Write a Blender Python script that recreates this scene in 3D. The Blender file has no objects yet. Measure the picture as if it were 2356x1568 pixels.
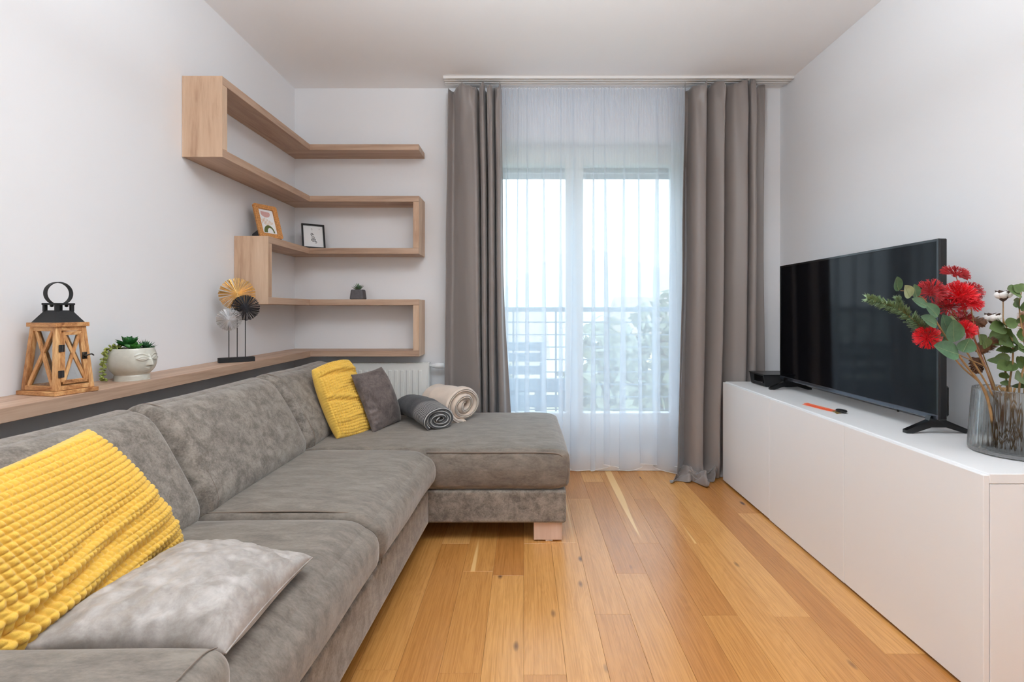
import bpy, math, random
import numpy as np
from mathutils import Vector, Matrix

random.seed(7)
RNG = np.random.default_rng(7)
PI = math.pi
SC = bpy.context.scene
COL = SC.collection

# ------------------------------------------------------------------ camera
CAMZ, FPX = 1.108, 1125.0
VPX, VPY = 1205.0, 715.0
cam_data = bpy.data.cameras.new('camera')
cam_data.sensor_width = 36.0
cam_data.lens = FPX / 2356.0 * 36.0
cam_data.shift_x = -(VPX - 1178.0) / 2356.0
cam_data.shift_y = -(784.0 - VPY) / 2356.0
cam_data.clip_start = 0.02
cam = bpy.data.objects.new('camera', cam_data)
COL.objects.link(cam)
cam.location = (0, 0, CAMZ)
cam.rotation_euler = (PI / 2, 0, 0)
SC.camera = cam

# ------------------------------------------------------------------ light
world = bpy.data.worlds.new('world')
SC.world = world
world.use_nodes = True
bg = world.node_tree.nodes['Background']
bg.inputs['Color'].default_value = (0.80, 0.92, 1.0, 1)     # bright hazy overcast sky
bg.inputs['Strength'].default_value = 3.1


# added fill uplight (its bowl is built below): it washes the ceiling
fill_data = bpy.data.lights.new('fill_uplight', 'AREA')
fill_data.shape = 'DISK'
fill_data.size = 0.34
fill_data.energy = 74
fill_data.color = (0.85, 0.935, 1.0)
fill_light = bpy.data.objects.new('fill_uplight', fill_data)
COL.objects.link(fill_light)
fill_light.location = (0.1, 0.80, 2.06)
fill_light.rotation_euler = (PI, 0, 0)

SC.view_settings.view_transform = 'Standard'
SC.view_settings.look = 'None'
SC.view_settings.gamma = 1.0
SC.view_settings.use_curve_mapping = False
SC.view_settings.exposure = 0.22
cy = SC.cycles
cy.use_denoising = True
try:
    cy.denoiser = 'OPENIMAGEDENOISE'
    cy.denoising_input_passes = 'RGB_ALBEDO_NORMAL'
    cy.denoising_prefilter = 'ACCURATE'
except Exception:
    pass
cy.max_bounces = 12
cy.diffuse_bounces = 6
cy.glossy_bounces = 4
cy.transmission_bounces = 10
cy.transparent_max_bounces = 24
cy.sample_clamp_indirect = 6.0
cy.caustics_refractive = False
cy.caustics_reflective = False
cy.blur_glossy = 0.5

# ------------------------------------------------------------------ helpers
ORIGIN = {}


def wpt(px, py, d):
    """world point seen at photo pixel (px,py) at depth d"""
    return np.array([(px - VPX) * d / FPX, d, CAMZ - (py - VPY) * d / FPX])


def origin_of(o):
    return ORIGIN.get(o.name, np.zeros(3)) if o is not None else np.zeros(3)


def thing(name, loc, label, cat, group=None, kind=None):
    o = bpy.data.objects.new(name, None)
    COL.objects.link(o)
    o.location = loc
    o.empty_display_size = 0.05
    ORIGIN[o.name] = np.array(loc, float)
    tag(o, label, cat, group, kind)
    return o


def tag(o, label=None, cat=None, group=None, kind=None):
    if label: o['label'] = label
    if cat: o['category'] = cat
    if group: o['group'] = group
    if kind: o['kind'] = kind
    return o


def mesh_obj(name, V, F, mat, parent=None, smooth=False, weld=0.0, loc=None, attrs=None):
    """one mesh object from world-space vertices"""
    V = np.asarray(V, float).reshape(-1, 3)
    if parent is not None:
        org = origin_of(parent)
    elif loc is not None:
        org = np.array(loc, float)
    else:
        org = np.zeros(3)
    me = bpy.data.meshes.new(name)
    me.from_pydata((V - org).tolist(), [], [tuple(int(i) for i in f) for f in F])
    if attrs:
        for k, arr in attrs.items():
            a = me.attributes.new(k, 'FLOAT', 'POINT')
            a.data.foreach_set('value', np.asarray(arr, np.float32))
    if weld:
        import bmesh
        bm = bmesh.new(); bm.from_mesh(me)
        bmesh.ops.remove_doubles(bm, verts=bm.verts, dist=weld)
        bmesh.ops.recalc_face_normals(bm, faces=bm.faces)
        bm.to_mesh(me); bm.free()
    me.update()
    if smooth:
        me.polygons.foreach_set('use_smooth', [True] * len(me.polygons))
    if mat is not None:
        me.materials.append(mat)
    o = bpy.data.objects.new(name, me)
    COL.objects.link(o)
    if parent is not None:
        o.parent = parent
        ORIGIN[o.name] = org
    elif loc is not None:
        o.location = loc
        ORIGIN[o.name] = org
    return o


class MB:
    """collects shapes for one mesh"""
    def __init__(s):
        s.V, s.F, s.n = [], [], 0

    def add(s, V, F):
        V = np.asarray(V, float).reshape(-1, 3)
        s.V.append(V)
        s.F += [tuple(i + s.n for i in f) for f in F]
        s.n += len(V)
        return s

    def box(s, a, b, bevel=0.0, M=None):
        V, F = box_geo(a, b, bevel)
        if M is not None: V = V @ M[0].T + M[1]
        return s.add(V, F)

    def tube(s, P, r, n=8, caps=True):
        return s.add(*tube_geo(P, r, n, caps))

    def lathe(s, prof, c, n=32, axis=None):
        return s.add(*lathe_geo(prof, c, n, axis))

    def build(s, name, mat, parent=None, smooth=False, weld=0.0, loc=None, **k):
        return mesh_obj(name, np.vstack(s.V), s.F, mat, parent, smooth, weld, loc, **k)


def box_geo(a, b, bevel=0.0):
    a = np.minimum(a, b).astype(float) if False else np.array(a, float)
    b = np.array(b, float)
    lo, hi = np.minimum(a, b), np.maximum(a, b)
    if bevel <= 0:
        V = [(x, y, z) for x in (lo[0], hi[0]) for y in (lo[1], hi[1]) for z in (lo[2], hi[2])]
        F = [(0, 1, 3, 2), (4, 6, 7, 5), (0, 4, 5, 1), (2, 3, 7, 6), (0, 2, 6, 4), (1, 5, 7, 3)]
        return np.array(V), F
    r = min(bevel, *(0.49 * (hi - lo)))
    V, idx = [], {}
    for sx in (0, 1):
        for sy in (0, 1):
            for sz in (0, 1):
                for ax in range(3):
                    p = np.array([(lo, hi)[sx][0], (lo, hi)[sy][1], (lo, hi)[sz][2]])
                    s = (sx, sy, sz)
                    for k in range(3):
                        if k != ax: p[k] += r if s[k] == 0 else -r
                    idx[(sx, sy, sz, ax)] = len(V); V.append(p)
    F = []
    def q(*ks): return [idx[k] for k in ks]
    for ax in range(3):
        o = [k for k in range(3) if k != ax]
        for s in (0, 1):
            ks = []
            for (i, j) in ((0, 0), (1, 0), (1, 1), (0, 1)):
                t = [0, 0, 0]; t[ax] = s; t[o[0]] = i; t[o[1]] = j
                ks.append((*t, ax))
            F.append(tuple(q(*ks)))
    for ax in range(3):                      # edges along ax
        o = [k for k in range(3) if k != ax]
        for i in (0, 1):
            for j in (0, 1):
                t0 = [0, 0, 0]; t0[o[0]] = i; t0[o[1]] = j
                t1 = list(t0); t1[ax] = 1
                F.append(tuple(q((*t0, o[0]), (*t1, o[0]), (*t1, o[1]), (*t0, o[1]))))
    for sx in (0, 1):
        for sy in (0, 1):
            for sz in (0, 1):
                F.append(tuple(q((sx, sy, sz, 0), (sx, sy, sz, 1), (sx, sy, sz, 2))))
    V = np.array(V)
    c = (lo + hi) / 2                        # outward winding
    G = []
    for f in F:
        P = V[list(f)]
        n = np.cross(P[1] - P[0], P[2] - P[0])
        G.append(f if np.dot(n, P.mean(0) - c) > 0 else f[::-1])
    return V, G


def box(name, a, b, mat, parent=None, bevel=0.0, loc=None):
    V, F = box_geo(a, b, bevel)
    return mesh_obj(name, V, F, mat, parent, loc=loc)


def frames(P):
    P = np.asarray(P, float)
    T = np.gradient(P, axis=0)
    T /= np.linalg.norm(T, axis=1)[:, None] + 1e-12
    ref = np.array([0, 0, 1.0]) if abs(T[0][2]) < 0.9 else np.array([1.0, 0, 0])
    N = np.zeros_like(P); B = np.zeros_like(P)
    n = ref - T[0] * ref.dot(T[0]); n /= np.linalg.norm(n)
    for i in range(len(P)):
        n = n - T[i] * n.dot(T[i]); n /= np.linalg.norm(n) + 1e-12
        N[i] = n; B[i] = np.cross(T[i], n)
    return T, N, B


def tube_geo(P, r, n=8, caps=True):
    P = np.asarray(P, float)
    if np.isscalar(r): r = [r] * len(P)
    T, N, B = frames(P)
    a = np.arange(n) * 2 * PI / n
    V = []
    for i in range(len(P)):
        V.append(P[i] + r[i] * (np.cos(a)[:, None] * N[i] + np.sin(a)[:, None] * B[i]))
    V = np.vstack(V)
    F = []
    for i in range(len(P) - 1):
        for j in range(n):
            k = (j + 1) % n
            F.append((i * n + j, i * n + k, (i + 1) * n + k, (i + 1) * n + j))
    if caps:
        F.append(tuple(range(n))[::-1])
        F.append(tuple(range((len(P) - 1) * n, len(P) * n)))
    return V, F


def smooth_path(P, m=6):
    P = np.asarray(P, float)
    Q = np.vstack([2 * P[0] - P[1], P, 2 * P[-1] - P[-2]])
    out = []
    for i in range(1, len(Q) - 2):
        p0, p1, p2, p3 = Q[i - 1], Q[i], Q[i + 1], Q[i + 2]
        for t in np.linspace(0, 1, m, endpoint=False):
            out.append(0.5 * (2 * p1 + (p2 - p0) * t + (2 * p0 - 5 * p1 + 4 * p2 - p3) * t * t + (3 * p1 - p0 - 3 * p2 + p3) * t ** 3))
    out.append(P[-1])
    return np.array(out)


def lathe_geo(prof, c, n=32, axis=None):
    """prof: list of (r,z); c: base centre; axis: 3x3 matrix columns (x,y,z dirs)"""
    prof = np.asarray(prof, float)
    a = np.arange(n) * 2 * PI / n
    V = []
    for r, z in prof:
        V.append(np.stack([r * np.cos(a), r * np.sin(a), np.full(n, z)], 1))
    V = np.vstack(V)
    if axis is not None: V = V @ np.asarray(axis).T
    V = V + np.asarray(c, float)
    F = []
    for i in range(len(prof) - 1):
        for j in range(n):
            k = (j + 1) % n
            F.append((i * n + j, i * n + k, (i + 1) * n + k, (i + 1) * n + j))
    if prof[0][0] > 1e-6: F.append(tuple(range(n))[::-1])
    if prof[-1][0] > 1e-6: F.append(tuple(range((len(prof) - 1) * n, len(prof) * n)))
    return V, F


def axis_to(d):
    """rotation matrix whose z column is d"""
    d = np.asarray(d, float); d = d / np.linalg.norm(d)
    h = np.array([0, 0, 1.0]) if abs(d[2]) < 0.95 else np.array([1.0, 0, 0])
    x = np.cross(h, d); x /= np.linalg.norm(x)
    y = np.cross(d, x)
    return np.stack([x, y, d], 1)


def grid_faces(nu, nv, off=0, flip=False):
    i, j = np.meshgrid(np.arange(nu - 1), np.arange(nv - 1), indexing='ij')
    a = (i * nv + j).ravel() + off
    b = ((i + 1) * nv + j).ravel() + off
    F = np.stack([a, b, b + 1, a + 1], 1)
    if flip: F = F[:, ::-1]
    return F


_NP = [(RNG.normal(size=3), RNG.uniform(0, 6.28)) for _ in range(48)]


def nz(P, scale, seed=0, octaves=1):
    """cheap smooth pseudo-noise in about [-1,1]"""
    P = np.asarray(P, float)
    out = np.zeros(P.shape[:-1]); amp = 1.0; tot = 0
    for o in range(octaves):
        acc = np.zeros(P.shape[:-1])
        for k in range(6):
            w, ph = _NP[(seed * 7 + o * 11 + k * 5) % 48]
            acc += np.sin((P @ w) * scale + ph + seed)
        out += amp * acc / 3.2; tot += amp
        amp *= 0.5; scale *= 2.03
    return out / tot


def soft_box_geo(lo, hi, r, n=18, deform=None):
    """rounded upholstered block; deform(P, q) where q in [-1,1]^3"""
    lo = np.array(lo, float); hi = np.array(hi, float)
    c = (lo + hi) / 2; h = (hi - lo) / 2
    r = np.minimum(np.full(3, r) if np.isscalar(r) else np.array(r, float), h * 0.98)
    # denser sampling near the edges
    t = np.linspace(-1, 1, n)
    def spread(k):
        e = r[k] / h[k]
        core = 1 - e
        s = np.concatenate([-1 + e * (1 - np.cos(np.linspace(0, PI / 2, 7)))[:-1], np.linspace(-core, core, n), 1 - e * (1 - np.cos(np.linspace(PI / 2, 0, 7)))[1:]])
        return s
    S = [spread(k) for k in range(3)]
    V, F, off = [], [], 0
    for ax in range(3):
        a, b = [k for k in range(3) if k != ax]
        A, B = np.meshgrid(S[a], S[b], indexing='ij')
        for s in (-1, 1):
            q = np.zeros(A.shape + (3,))
            q[..., a] = A; q[..., b] = B; q[..., ax] = s
            V.append(q.reshape(-1, 3))
            flip = (s > 0) != (ax == 1)
            F.append(grid_faces(A.shape[0], A.shape[1], off, flip=not flip))
            off += A.size
    q = np.vstack(V)
    p = q * h
    core = h - r
    cl = np.clip(p, -core, core)
    d = (p - cl) / r
    L = np.linalg.norm(d, axis=1)[:, None]
    # edge points lie on the box shell, so project them to the rounded shell
    P = cl + np.where(L > 1e-9, d / np.maximum(L, 1e-9), 0) * r
    P = P + c
    if deform is not None: P = deform(P, q)
    return P, np.vstack(F).tolist()


def soft_box(name, lo, hi, r, mat, parent=None, n=18, deform=None):
    V, F = soft_box_geo(lo, hi, r, n, deform)
    return mesh_obj(name, V, F, mat, parent, smooth=True, weld=0.0004)


def S8(r, g, b):
    def f(v):
        v /= 255.0
        return v / 12.92 if v <= 0.04045 else ((v + 0.055) / 1.055) ** 2.4
    return (f(r), f(g), f(b), 1.0)


# ------------------------------------------------------------------ materials
def new_mat(name):
    m = bpy.data.materials.new(name)
    m.use_nodes = True
    nt = m.node_tree
    b = nt.nodes['Principled BSDF']
    return m, nt, b


def N(nt, t, **k):
    n = nt.nodes.new(t)
    for a, v in k.items(): setattr(n, a, v)
    return n


def coords(nt, scale=(1, 1, 1), rot=(0, 0, 0), random_offset=False):
    tc = N(nt, 'ShaderNodeTexCoord')
    mp = N(nt, 'ShaderNodeMapping')
    mp.inputs['Scale'].default_value = scale
    mp.inputs['Rotation'].default_value = rot
    if random_offset:
        oi = N(nt, 'ShaderNodeObjectInfo')
        mul = N(nt, 'ShaderNodeMath', operation='MULTIPLY'); mul.inputs[1].default_value = 53.0
        cmb = N(nt, 'ShaderNodeCombineXYZ')
        nt.links.new(oi.outputs['Random'], mul.inputs[0])
        for i in range(3): nt.links.new(mul.outputs[0], cmb.inputs[i])
        add = N(nt, 'ShaderNodeVectorMath', operation='ADD')
        nt.links.new(tc.outputs['Object'], add.inputs[0]); nt.links.new(cmb.outputs[0], add.inputs[1])
        nt.links.new(add.outputs[0], mp.inputs['Vector'])
    else:
        nt.links.new(tc.outputs['Object'], mp.inputs['Vector'])
    return mp.outputs['Vector']


def noise(nt, vec, scale, detail=3, rough=0.55, dist=0.0):
    n = N(nt, 'ShaderNodeTexNoise')
    n.inputs['Scale'].default_value = scale
    n.inputs['Detail'].default_value = detail
    n.inputs['Roughness'].default_value = rough
    n.inputs['Distortion'].default_value = dist
    nt.links.new(vec, n.inputs['Vector'])
    return n.outputs['Fac']


def ramp(nt, fac, stops):
    r = N(nt, 'ShaderNodeValToRGB')
    e = r.color_ramp.elements
    e[0].position, e[0].color = stops[0]
    e[1].position, e[1].color = stops[1]
    for p, c in stops[2:]:
        x = e.new(p); x.color = c
    nt.links.new(fac, r.inputs['Fac'])
    return r.outputs['Color']


def bump(nt, b, h, strength, dist=0.002):
    n = N(nt, 'ShaderNodeBump')
    n.inputs['Strength'].default_value = strength
    n.inputs['Distance'].default_value = dist
    nt.links.new(h, n.inputs['Height'])
    nt.links.new(n.outputs['Normal'], b.inputs['Normal'])


def plain(name, col, rough=0.5, metal=0.0, spec=0.5, bump_scale=0, bump_str=0.1, var=0.0, var_scale=8, sheen=0.0, coat=0.0):
    m, nt, b = new_mat(name)
    b.inputs['Base Color'].default_value = col
    b.inputs['Roughness'].default_value = rough
    b.inputs['Metallic'].default_value = metal
    b.inputs['Specular IOR Level'].default_value = spec
    b.inputs['Sheen Weight'].default_value = sheen
    b.inputs['Coat Weight'].default_value = coat
    v = coords(nt)
    if var > 0:
        c0 = tuple(max(0, c * (1 - var)) for c in col[:3]) + (1,)
        c1 = tuple(min(1, c * (1 + var)) for c in col[:3]) + (1,)
        nt.links.new(ramp(nt, noise(nt, v, var_scale, 4), [(0.3, c0), (0.7, c1)]), b.inputs['Base Color'])
    if bump_scale:
        bump(nt, b, noise(nt, v, bump_scale, 3), bump_str)
    return m


def mixf(nt, a, b, fac):
    m = N(nt, 'ShaderNodeMix', data_type='RGBA')
    for s, v in ((6, a), (7, b)):
        if hasattr(v, 'links') or hasattr(v, 'is_linked'): nt.links.new(v, m.inputs[s])
        else: m.inputs[s].default_value = v
    if hasattr(fac, 'is_linked'): nt.links.new(fac, m.inputs[0])
    else: m.inputs[0].default_value = fac
    return m.outputs[2]


def wood(name, cols, axis, rough=0.5, grain=26.0, stretch=0.06, rnd=False, spec=0.4):
    """axis: grain direction 0/1/2"""
    m, nt, b = new_mat(name)
    sc = [1.0, 1.0, 1.0]; sc[axis] = stretch
    v = coords(nt, tuple(sc), random_offset=rnd)
    big = noise(nt, v, grain * 0.35, 4, 0.6, 1.6)
    fine = noise(nt, v, grain * 5.0, 3, 0.6, 0.3)
    add = N(nt, 'ShaderNodeMath', operation='MULTIPLY_ADD')
    add.inputs[1].default_value = 0.35
    nt.links.new(fine, add.inputs[0]); nt.links.new(big, add.inputs[2])
    c = ramp(nt, add.outputs[0], [(0.42, cols[0]), (0.88, cols[2]), (0.64, cols[1])])
    nt.links.new(c, b.inputs['Base Color'])
    b.inputs['Roughness'].default_value = rough
    b.inputs['Specular IOR Level'].default_value = spec
    bump(nt, b, fine, 0.12, 0.001)
    return m


def fabric(name, c0, c1, scale=9, stretch=(1, 1, 1), sheen=0.4, rough=0.85, bump_scale=90, bump_str=0.25, lo=0.38, hi=0.66, fine=0.35, spec=0.2):
    m, nt, b = new_mat(name)
    v = coords(nt, stretch)
    big = noise(nt, v, scale, 5, 0.65, 0.4)
    sm = noise(nt, v, scale * 7, 4, 0.7)
    add = N(nt, 'ShaderNodeMath', operation='MULTIPLY_ADD')
    add.inputs[1].default_value = fine
    nt.links.new(sm, add.inputs[0]); nt.links.new(big, add.inputs[2])
    c = ramp(nt, add.outputs[0], [(lo + fine * 0.5, c0), (hi + fine * 0.5, c1)])
    nt.links.new(c, b.inputs['Base Color'])
    b.inputs['Roughness'].default_value = rough
    b.inputs['Specular IOR Level'].default_value = spec
    b.inputs['Sheen Weight'].default_value = sheen
    b.inputs['Sheen Roughness'].default_value = 0.4
    b.inputs['Sheen Tint'].default_value = (1, 0.97, 0.94, 1)
    bump(nt, b, noise(nt, coords(nt), bump_scale, 3), bump_str, 0.002)
    return m


M = {}
M['wall'] = plain('wall_paint', (0.83, 0.83, 0.845, 1), 0.9, spec=0.2, bump_scale=160, bump_str=0.05)
M['ceiling'] = plain('ceiling_paint', (0.92, 0.91, 0.91, 1), 0.95, spec=0.1, bump_scale=140, bump_str=0.04)
M['white_pvc'] = plain('white_pvc', (0.82, 0.83, 0.84, 1), 0.35, spec=0.4)
M['white_lacquer'] = plain('white_lacquer', (0.86, 0.86, 0.86, 1), 0.42, spec=0.4)
M['radiator_white'] = plain('radiator_enamel', (0.80, 0.795, 0.76, 1), 0.35)
M['rail_white'] = plain('rail_aluminium_white', (0.78, 0.76, 0.74, 1), 0.4)
M['black_plastic'] = plain('black_plastic', (0.006, 0.006, 0.007, 1), 0.32, spec=0.4)
M['black_gloss'] = plain('black_gloss', (0.004, 0.004, 0.005, 1), 0.12, spec=0.5)
M['black_matte'] = plain('black_matte', (0.013, 0.013, 0.014, 1), 0.6, spec=0.35, var=0.2, var_scale=30)
M['black_iron'] = plain('black_iron', (0.016, 0.016, 0.018, 1), 0.5, spec=0.5, bump_scale=300, bump_str=0.1)
M['dark_bronze'] = plain('dark_bronze', (0.035, 0.03, 0.025, 1), 0.4, metal=0.7)
M['bezel_strip'] = plain('bezel_strip', (0.10, 0.11, 0.13, 1), 0.12, metal=0.75)
M['screen'] = plain('tv_screen', (0.003, 0.003, 0.004, 1), 0.07, spec=0.14)
M['steel'] = plain('steel', (0.55, 0.53, 0.5, 1), 0.3, metal=1.0)
M['brass'] = plain('brass', (0.55, 0.38, 0.14, 1), 0.3, metal=1.0)
M['gold'] = plain('gold_leaf', (0.80, 0.53, 0.21, 1), 0.33, metal=0.85, var=0.25, var_scale=30)
M['silver'] = plain('silver_leaf', (0.62, 0.62, 0.63, 1), 0.3, metal=0.85, var=0.2, var_scale=30)
M['black_metal'] = plain('black_lacquered_metal', (0.012, 0.013, 0.018, 1), 0.28, spec=0.6)
M['ceramic'] = plain('glazed_ceramic', S8(196, 194, 182), 0.22, spec=0.55, var=0.06, var_scale=60, coat=0.3)
M['concrete'] = plain('dark_concrete', S8(92, 88, 90), 0.85, var=0.15, var_scale=60, bump_scale=200, bump_str=0.2)
M['soil'] = plain('soil', S8(60, 48, 38), 0.95, var=0.3, var_scale=120)
M['orange'] = plain('orange_strap', S8(248, 98, 30), 0.5, sheen=0.2)
M['paper'] = plain('paper', (0.78, 0.78, 0.78, 1), 0.8)
M['print_pink'] = plain('print_pink', S8(196, 152, 146), 0.8)
M['print_tan'] = plain('print_tan', S8(205, 160, 112), 0.8)
M['print_olive'] = plain('print_olive', S8(84, 92, 44), 0.8)
M['print_black'] = plain('print_black', (0.012, 0.012, 0.012, 1), 0.8)
M['print_grey'] = plain('print_grey', S8(150, 150, 150), 0.8)
M['cork'] = plain('cork', S8(186, 128, 72), 0.8, var=0.45, var_scale=190, bump_scale=200, bump_str=0.5)
M['leg_wood'] = wood('beech_leg', [S8(200, 168, 148), S8(210, 180, 160), S8(218, 190, 172)], 2, 0.55)
oak = [S8(148, 117, 97), S8(180, 149, 126), S8(198, 169, 146)]
M['oak_x'] = wood('oak_laminate_x', oak, 0, 0.5, 22, rnd=True)
M['oak_y'] = wood('oak_laminate_y', oak, 1, 0.5, 22, rnd=True)
oak2 = [S8(166, 131, 106), S8(200, 167, 139), S8(214, 185, 158)]
M['oak_z'] = wood('oak_laminate_z', oak2, 2, 0.5, 18, 0.10, rnd=True)
lw = [S8(112, 62, 30), S8(184, 130, 80), S8(222, 178, 124)]
M['lantern_x'] = wood('lantern_wood_x', lw, 0, 0.55, 60, 0.2, rnd=True)
M['lantern_z'] = wood('lantern_wood_z', lw, 2, 0.55, 60, 0.2, rnd=True)
M['sofa'] = fabric('sofa_velour', S8(104, 96, 88), S8(150, 141, 131), 24, (1, 1, 1.0), sheen=0.5, fine=0.6, lo=0.34, hi=0.68)
M['sofa_seat'] = fabric('sofa_velour_seat', S8(104, 96, 88), S8(137, 128, 118), 18, (0.6, 1.8, 1.3), sheen=0.5, fine=0.5, lo=0.32, hi=0.70)
M['sofa_seam'] = plain('sofa_seam_thread', S8(122, 108, 96), 0.9, sheen=0.2)
M['taupe'] = fabric('taupe_velvet', S8(148, 140, 133), S8(186, 179, 174), 16, sheen=0.35, rough=0.5, bump_scale=120, bump_str=0.15, spec=0.35, fine=0.2)
M['grey_velvet'] = fabric('grey_brown_velvet', S8(84, 75, 72), S8(120, 108, 104), 14, sheen=0.35, rough=0.7)
M['yellow'] = plain('yellow_chenille', S8(230, 186, 82), 0.9, spec=0.15, sheen=0.3, bump_scale=700, bump_str=0.4, var=0.06, var_scale=40)
M['beige'] = plain('beige_fleece', S8(214, 196, 180), 0.95, spec=0.1, sheen=0.5, bump_scale=260, bump_str=0.4, var=0.05, var_scale=14)
M['drape'] = plain('grey_satin_drape', S8(138, 129, 125), 0.40, spec=0.4, sheen=0.25, bump_scale=0)
M['cotton'] = plain('cotton_white', (0.85, 0.84, 0.82, 1), 0.95, sheen=0.5, bump_scale=120, bump_str=0.6)
M['husk'] = plain('cotton_husk', S8(74, 56, 46), 0.75, var=0.25, var_scale=60)
M['cone'] = plain('pine_cone_brown', S8(112, 80, 60), 0.8, var=0.35, var_scale=80)
M['red'] = plain('red_petal', S8(214, 16, 30), 0.55, var=0.3, var_scale=25)
M['red_dark'] = plain('red_petal_dark', S8(172, 30, 36), 0.6, var=0.3, var_scale=40)
M['stem_brown'] = plain('stem_brown', S8(150, 116, 74), 0.7, var=0.25, var_scale=60)
M['stem_red'] = plain('stem_russet', S8(140, 84, 62), 0.7, var=0.25, var_scale=60)
M['leaf_blue'] = plain('leaf_sage', S8(82, 116, 86), 0.5, var=0.22, var_scale=60, spec=0.4)
M['leaf_pale'] = plain('leaf_pale', S8(150, 164, 124), 0.55, var=0.15, var_scale=60)
M['leaf_euca'] = plain('leaf_eucalyptus', S8(92, 114, 64), 0.5, var=0.25, var_scale=40)
M['needle'] = plain('pine_needle', S8(122, 144, 104), 0.6, var=0.3, var_scale=90)
M['pampas'] = plain('pampas_plume', S8(206, 166, 138), 0.9, var=0.15, var_scale=60)
M['succ_dark'] = plain('succulent_dark_green', S8(34, 92, 40), 0.4, var=0.3, var_scale=60)
M['succ_mid'] = plain('succulent_green', S8(62, 122, 48), 0.4, var=0.25, var_scale=60)
M['succ_spike'] = plain('succulent_spike_green', S8(48, 94, 58), 0.45, var=0.3, var_scale=80)
M['succ_pearl'] = plain('succulent_pearl', S8(132, 142, 66), 0.45, var=0.25, var_scale=80)
M['succ_grey'] = plain('succulent_grey_green', S8(92, 118, 88), 0.6, var=0.3, var_scale=90)


def glass_mat(name, tint, refl=0.08, rough=0.0):
    """thin clear pane: mostly transparent with a surface reflection"""
    m, nt, b = new_mat(name)
    nt.nodes.remove(b)
    out = nt.nodes['Material Output']
    tr = N(nt, 'ShaderNodeBsdfTransparent'); tr.inputs[0].default_value = tint
    gl = N(nt, 'ShaderNodeBsdfGlossy'); gl.inputs['Roughness'].default_value = rough
    mx = N(nt, 'ShaderNodeMixShader')
    mx.inputs[0].default_value = 0.06
    nt.links.new(tr.outputs[0], mx.inputs[1]); nt.links.new(gl.outputs[0], mx.inputs[2])
    nt.links.new(mx.outputs[0], out.inputs[0])
    return m


M['pane'] = glass_mat('window_glass', (0.95, 0.98, 1.0, 1))
M['lantern_glass'] = glass_mat('lantern_glass', (0.93, 0.95, 0.96, 1))


def vase_mat():
    m, nt, b = new_mat('smoked_ribbed_glass')
    b.inputs['Base Color'].default_value = (0.93, 0.94, 0.935, 1)
    b.inputs['Roughness'].default_value = 0.02
    b.inputs['IOR'].default_value = 1.38
    b.inputs['Transmission Weight'].default_value = 1.0
    out = nt.nodes['Material Output']
    tr = N(nt, 'ShaderNodeBsdfTransparent'); tr.inputs[0].default_value = (0.88, 0.89, 0.885, 1)
    mx = N(nt, 'ShaderNodeMixShader'); mx.inputs[0].default_value = 0.30
    nt.links.new(b.outputs[0], mx.inputs[1]); nt.links.new(tr.outputs[0], mx.inputs[2])
    nt.links.new(mx.outputs[0], out.inputs[0])
    return m


M['vase'] = vase_mat()


def sheer_mat():
    """open-weave voile: gaps between threads pass light, threads scatter it both ways"""
    m, nt, b = new_mat('white_voile')
    nt.nodes.remove(b)
    out = nt.nodes['Material Output']
    tr = N(nt, 'ShaderNodeBsdfTransparent'); tr.inputs[0].default_value = (1, 1, 1, 1)
    df = N(nt, 'ShaderNodeBsdfDiffuse'); df.inputs[0].default_value = (0.88, 0.89, 0.92, 1)
    tl = N(nt, 'ShaderNodeBsdfTranslucent'); tl.inputs[0].default_value = (0.80, 0.87, 0.94, 1)
    a = N(nt, 'ShaderNodeMixShader'); a.inputs[0].default_value = 0.62
    nt.links.new(df.outputs[0], a.inputs[1]); nt.links.new(tl.outputs[0], a.inputs[2])
    mx = N(nt, 'ShaderNodeMixShader'); mx.inputs[0].default_value = 0.56
    nt.links.new(tr.outputs[0], mx.inputs[1]); nt.links.new(a.outputs[0], mx.inputs[2])
    nt.links.new(mx.outputs[0], out.inputs[0])
    return m


M['sheer'] = sheer_mat()


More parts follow.
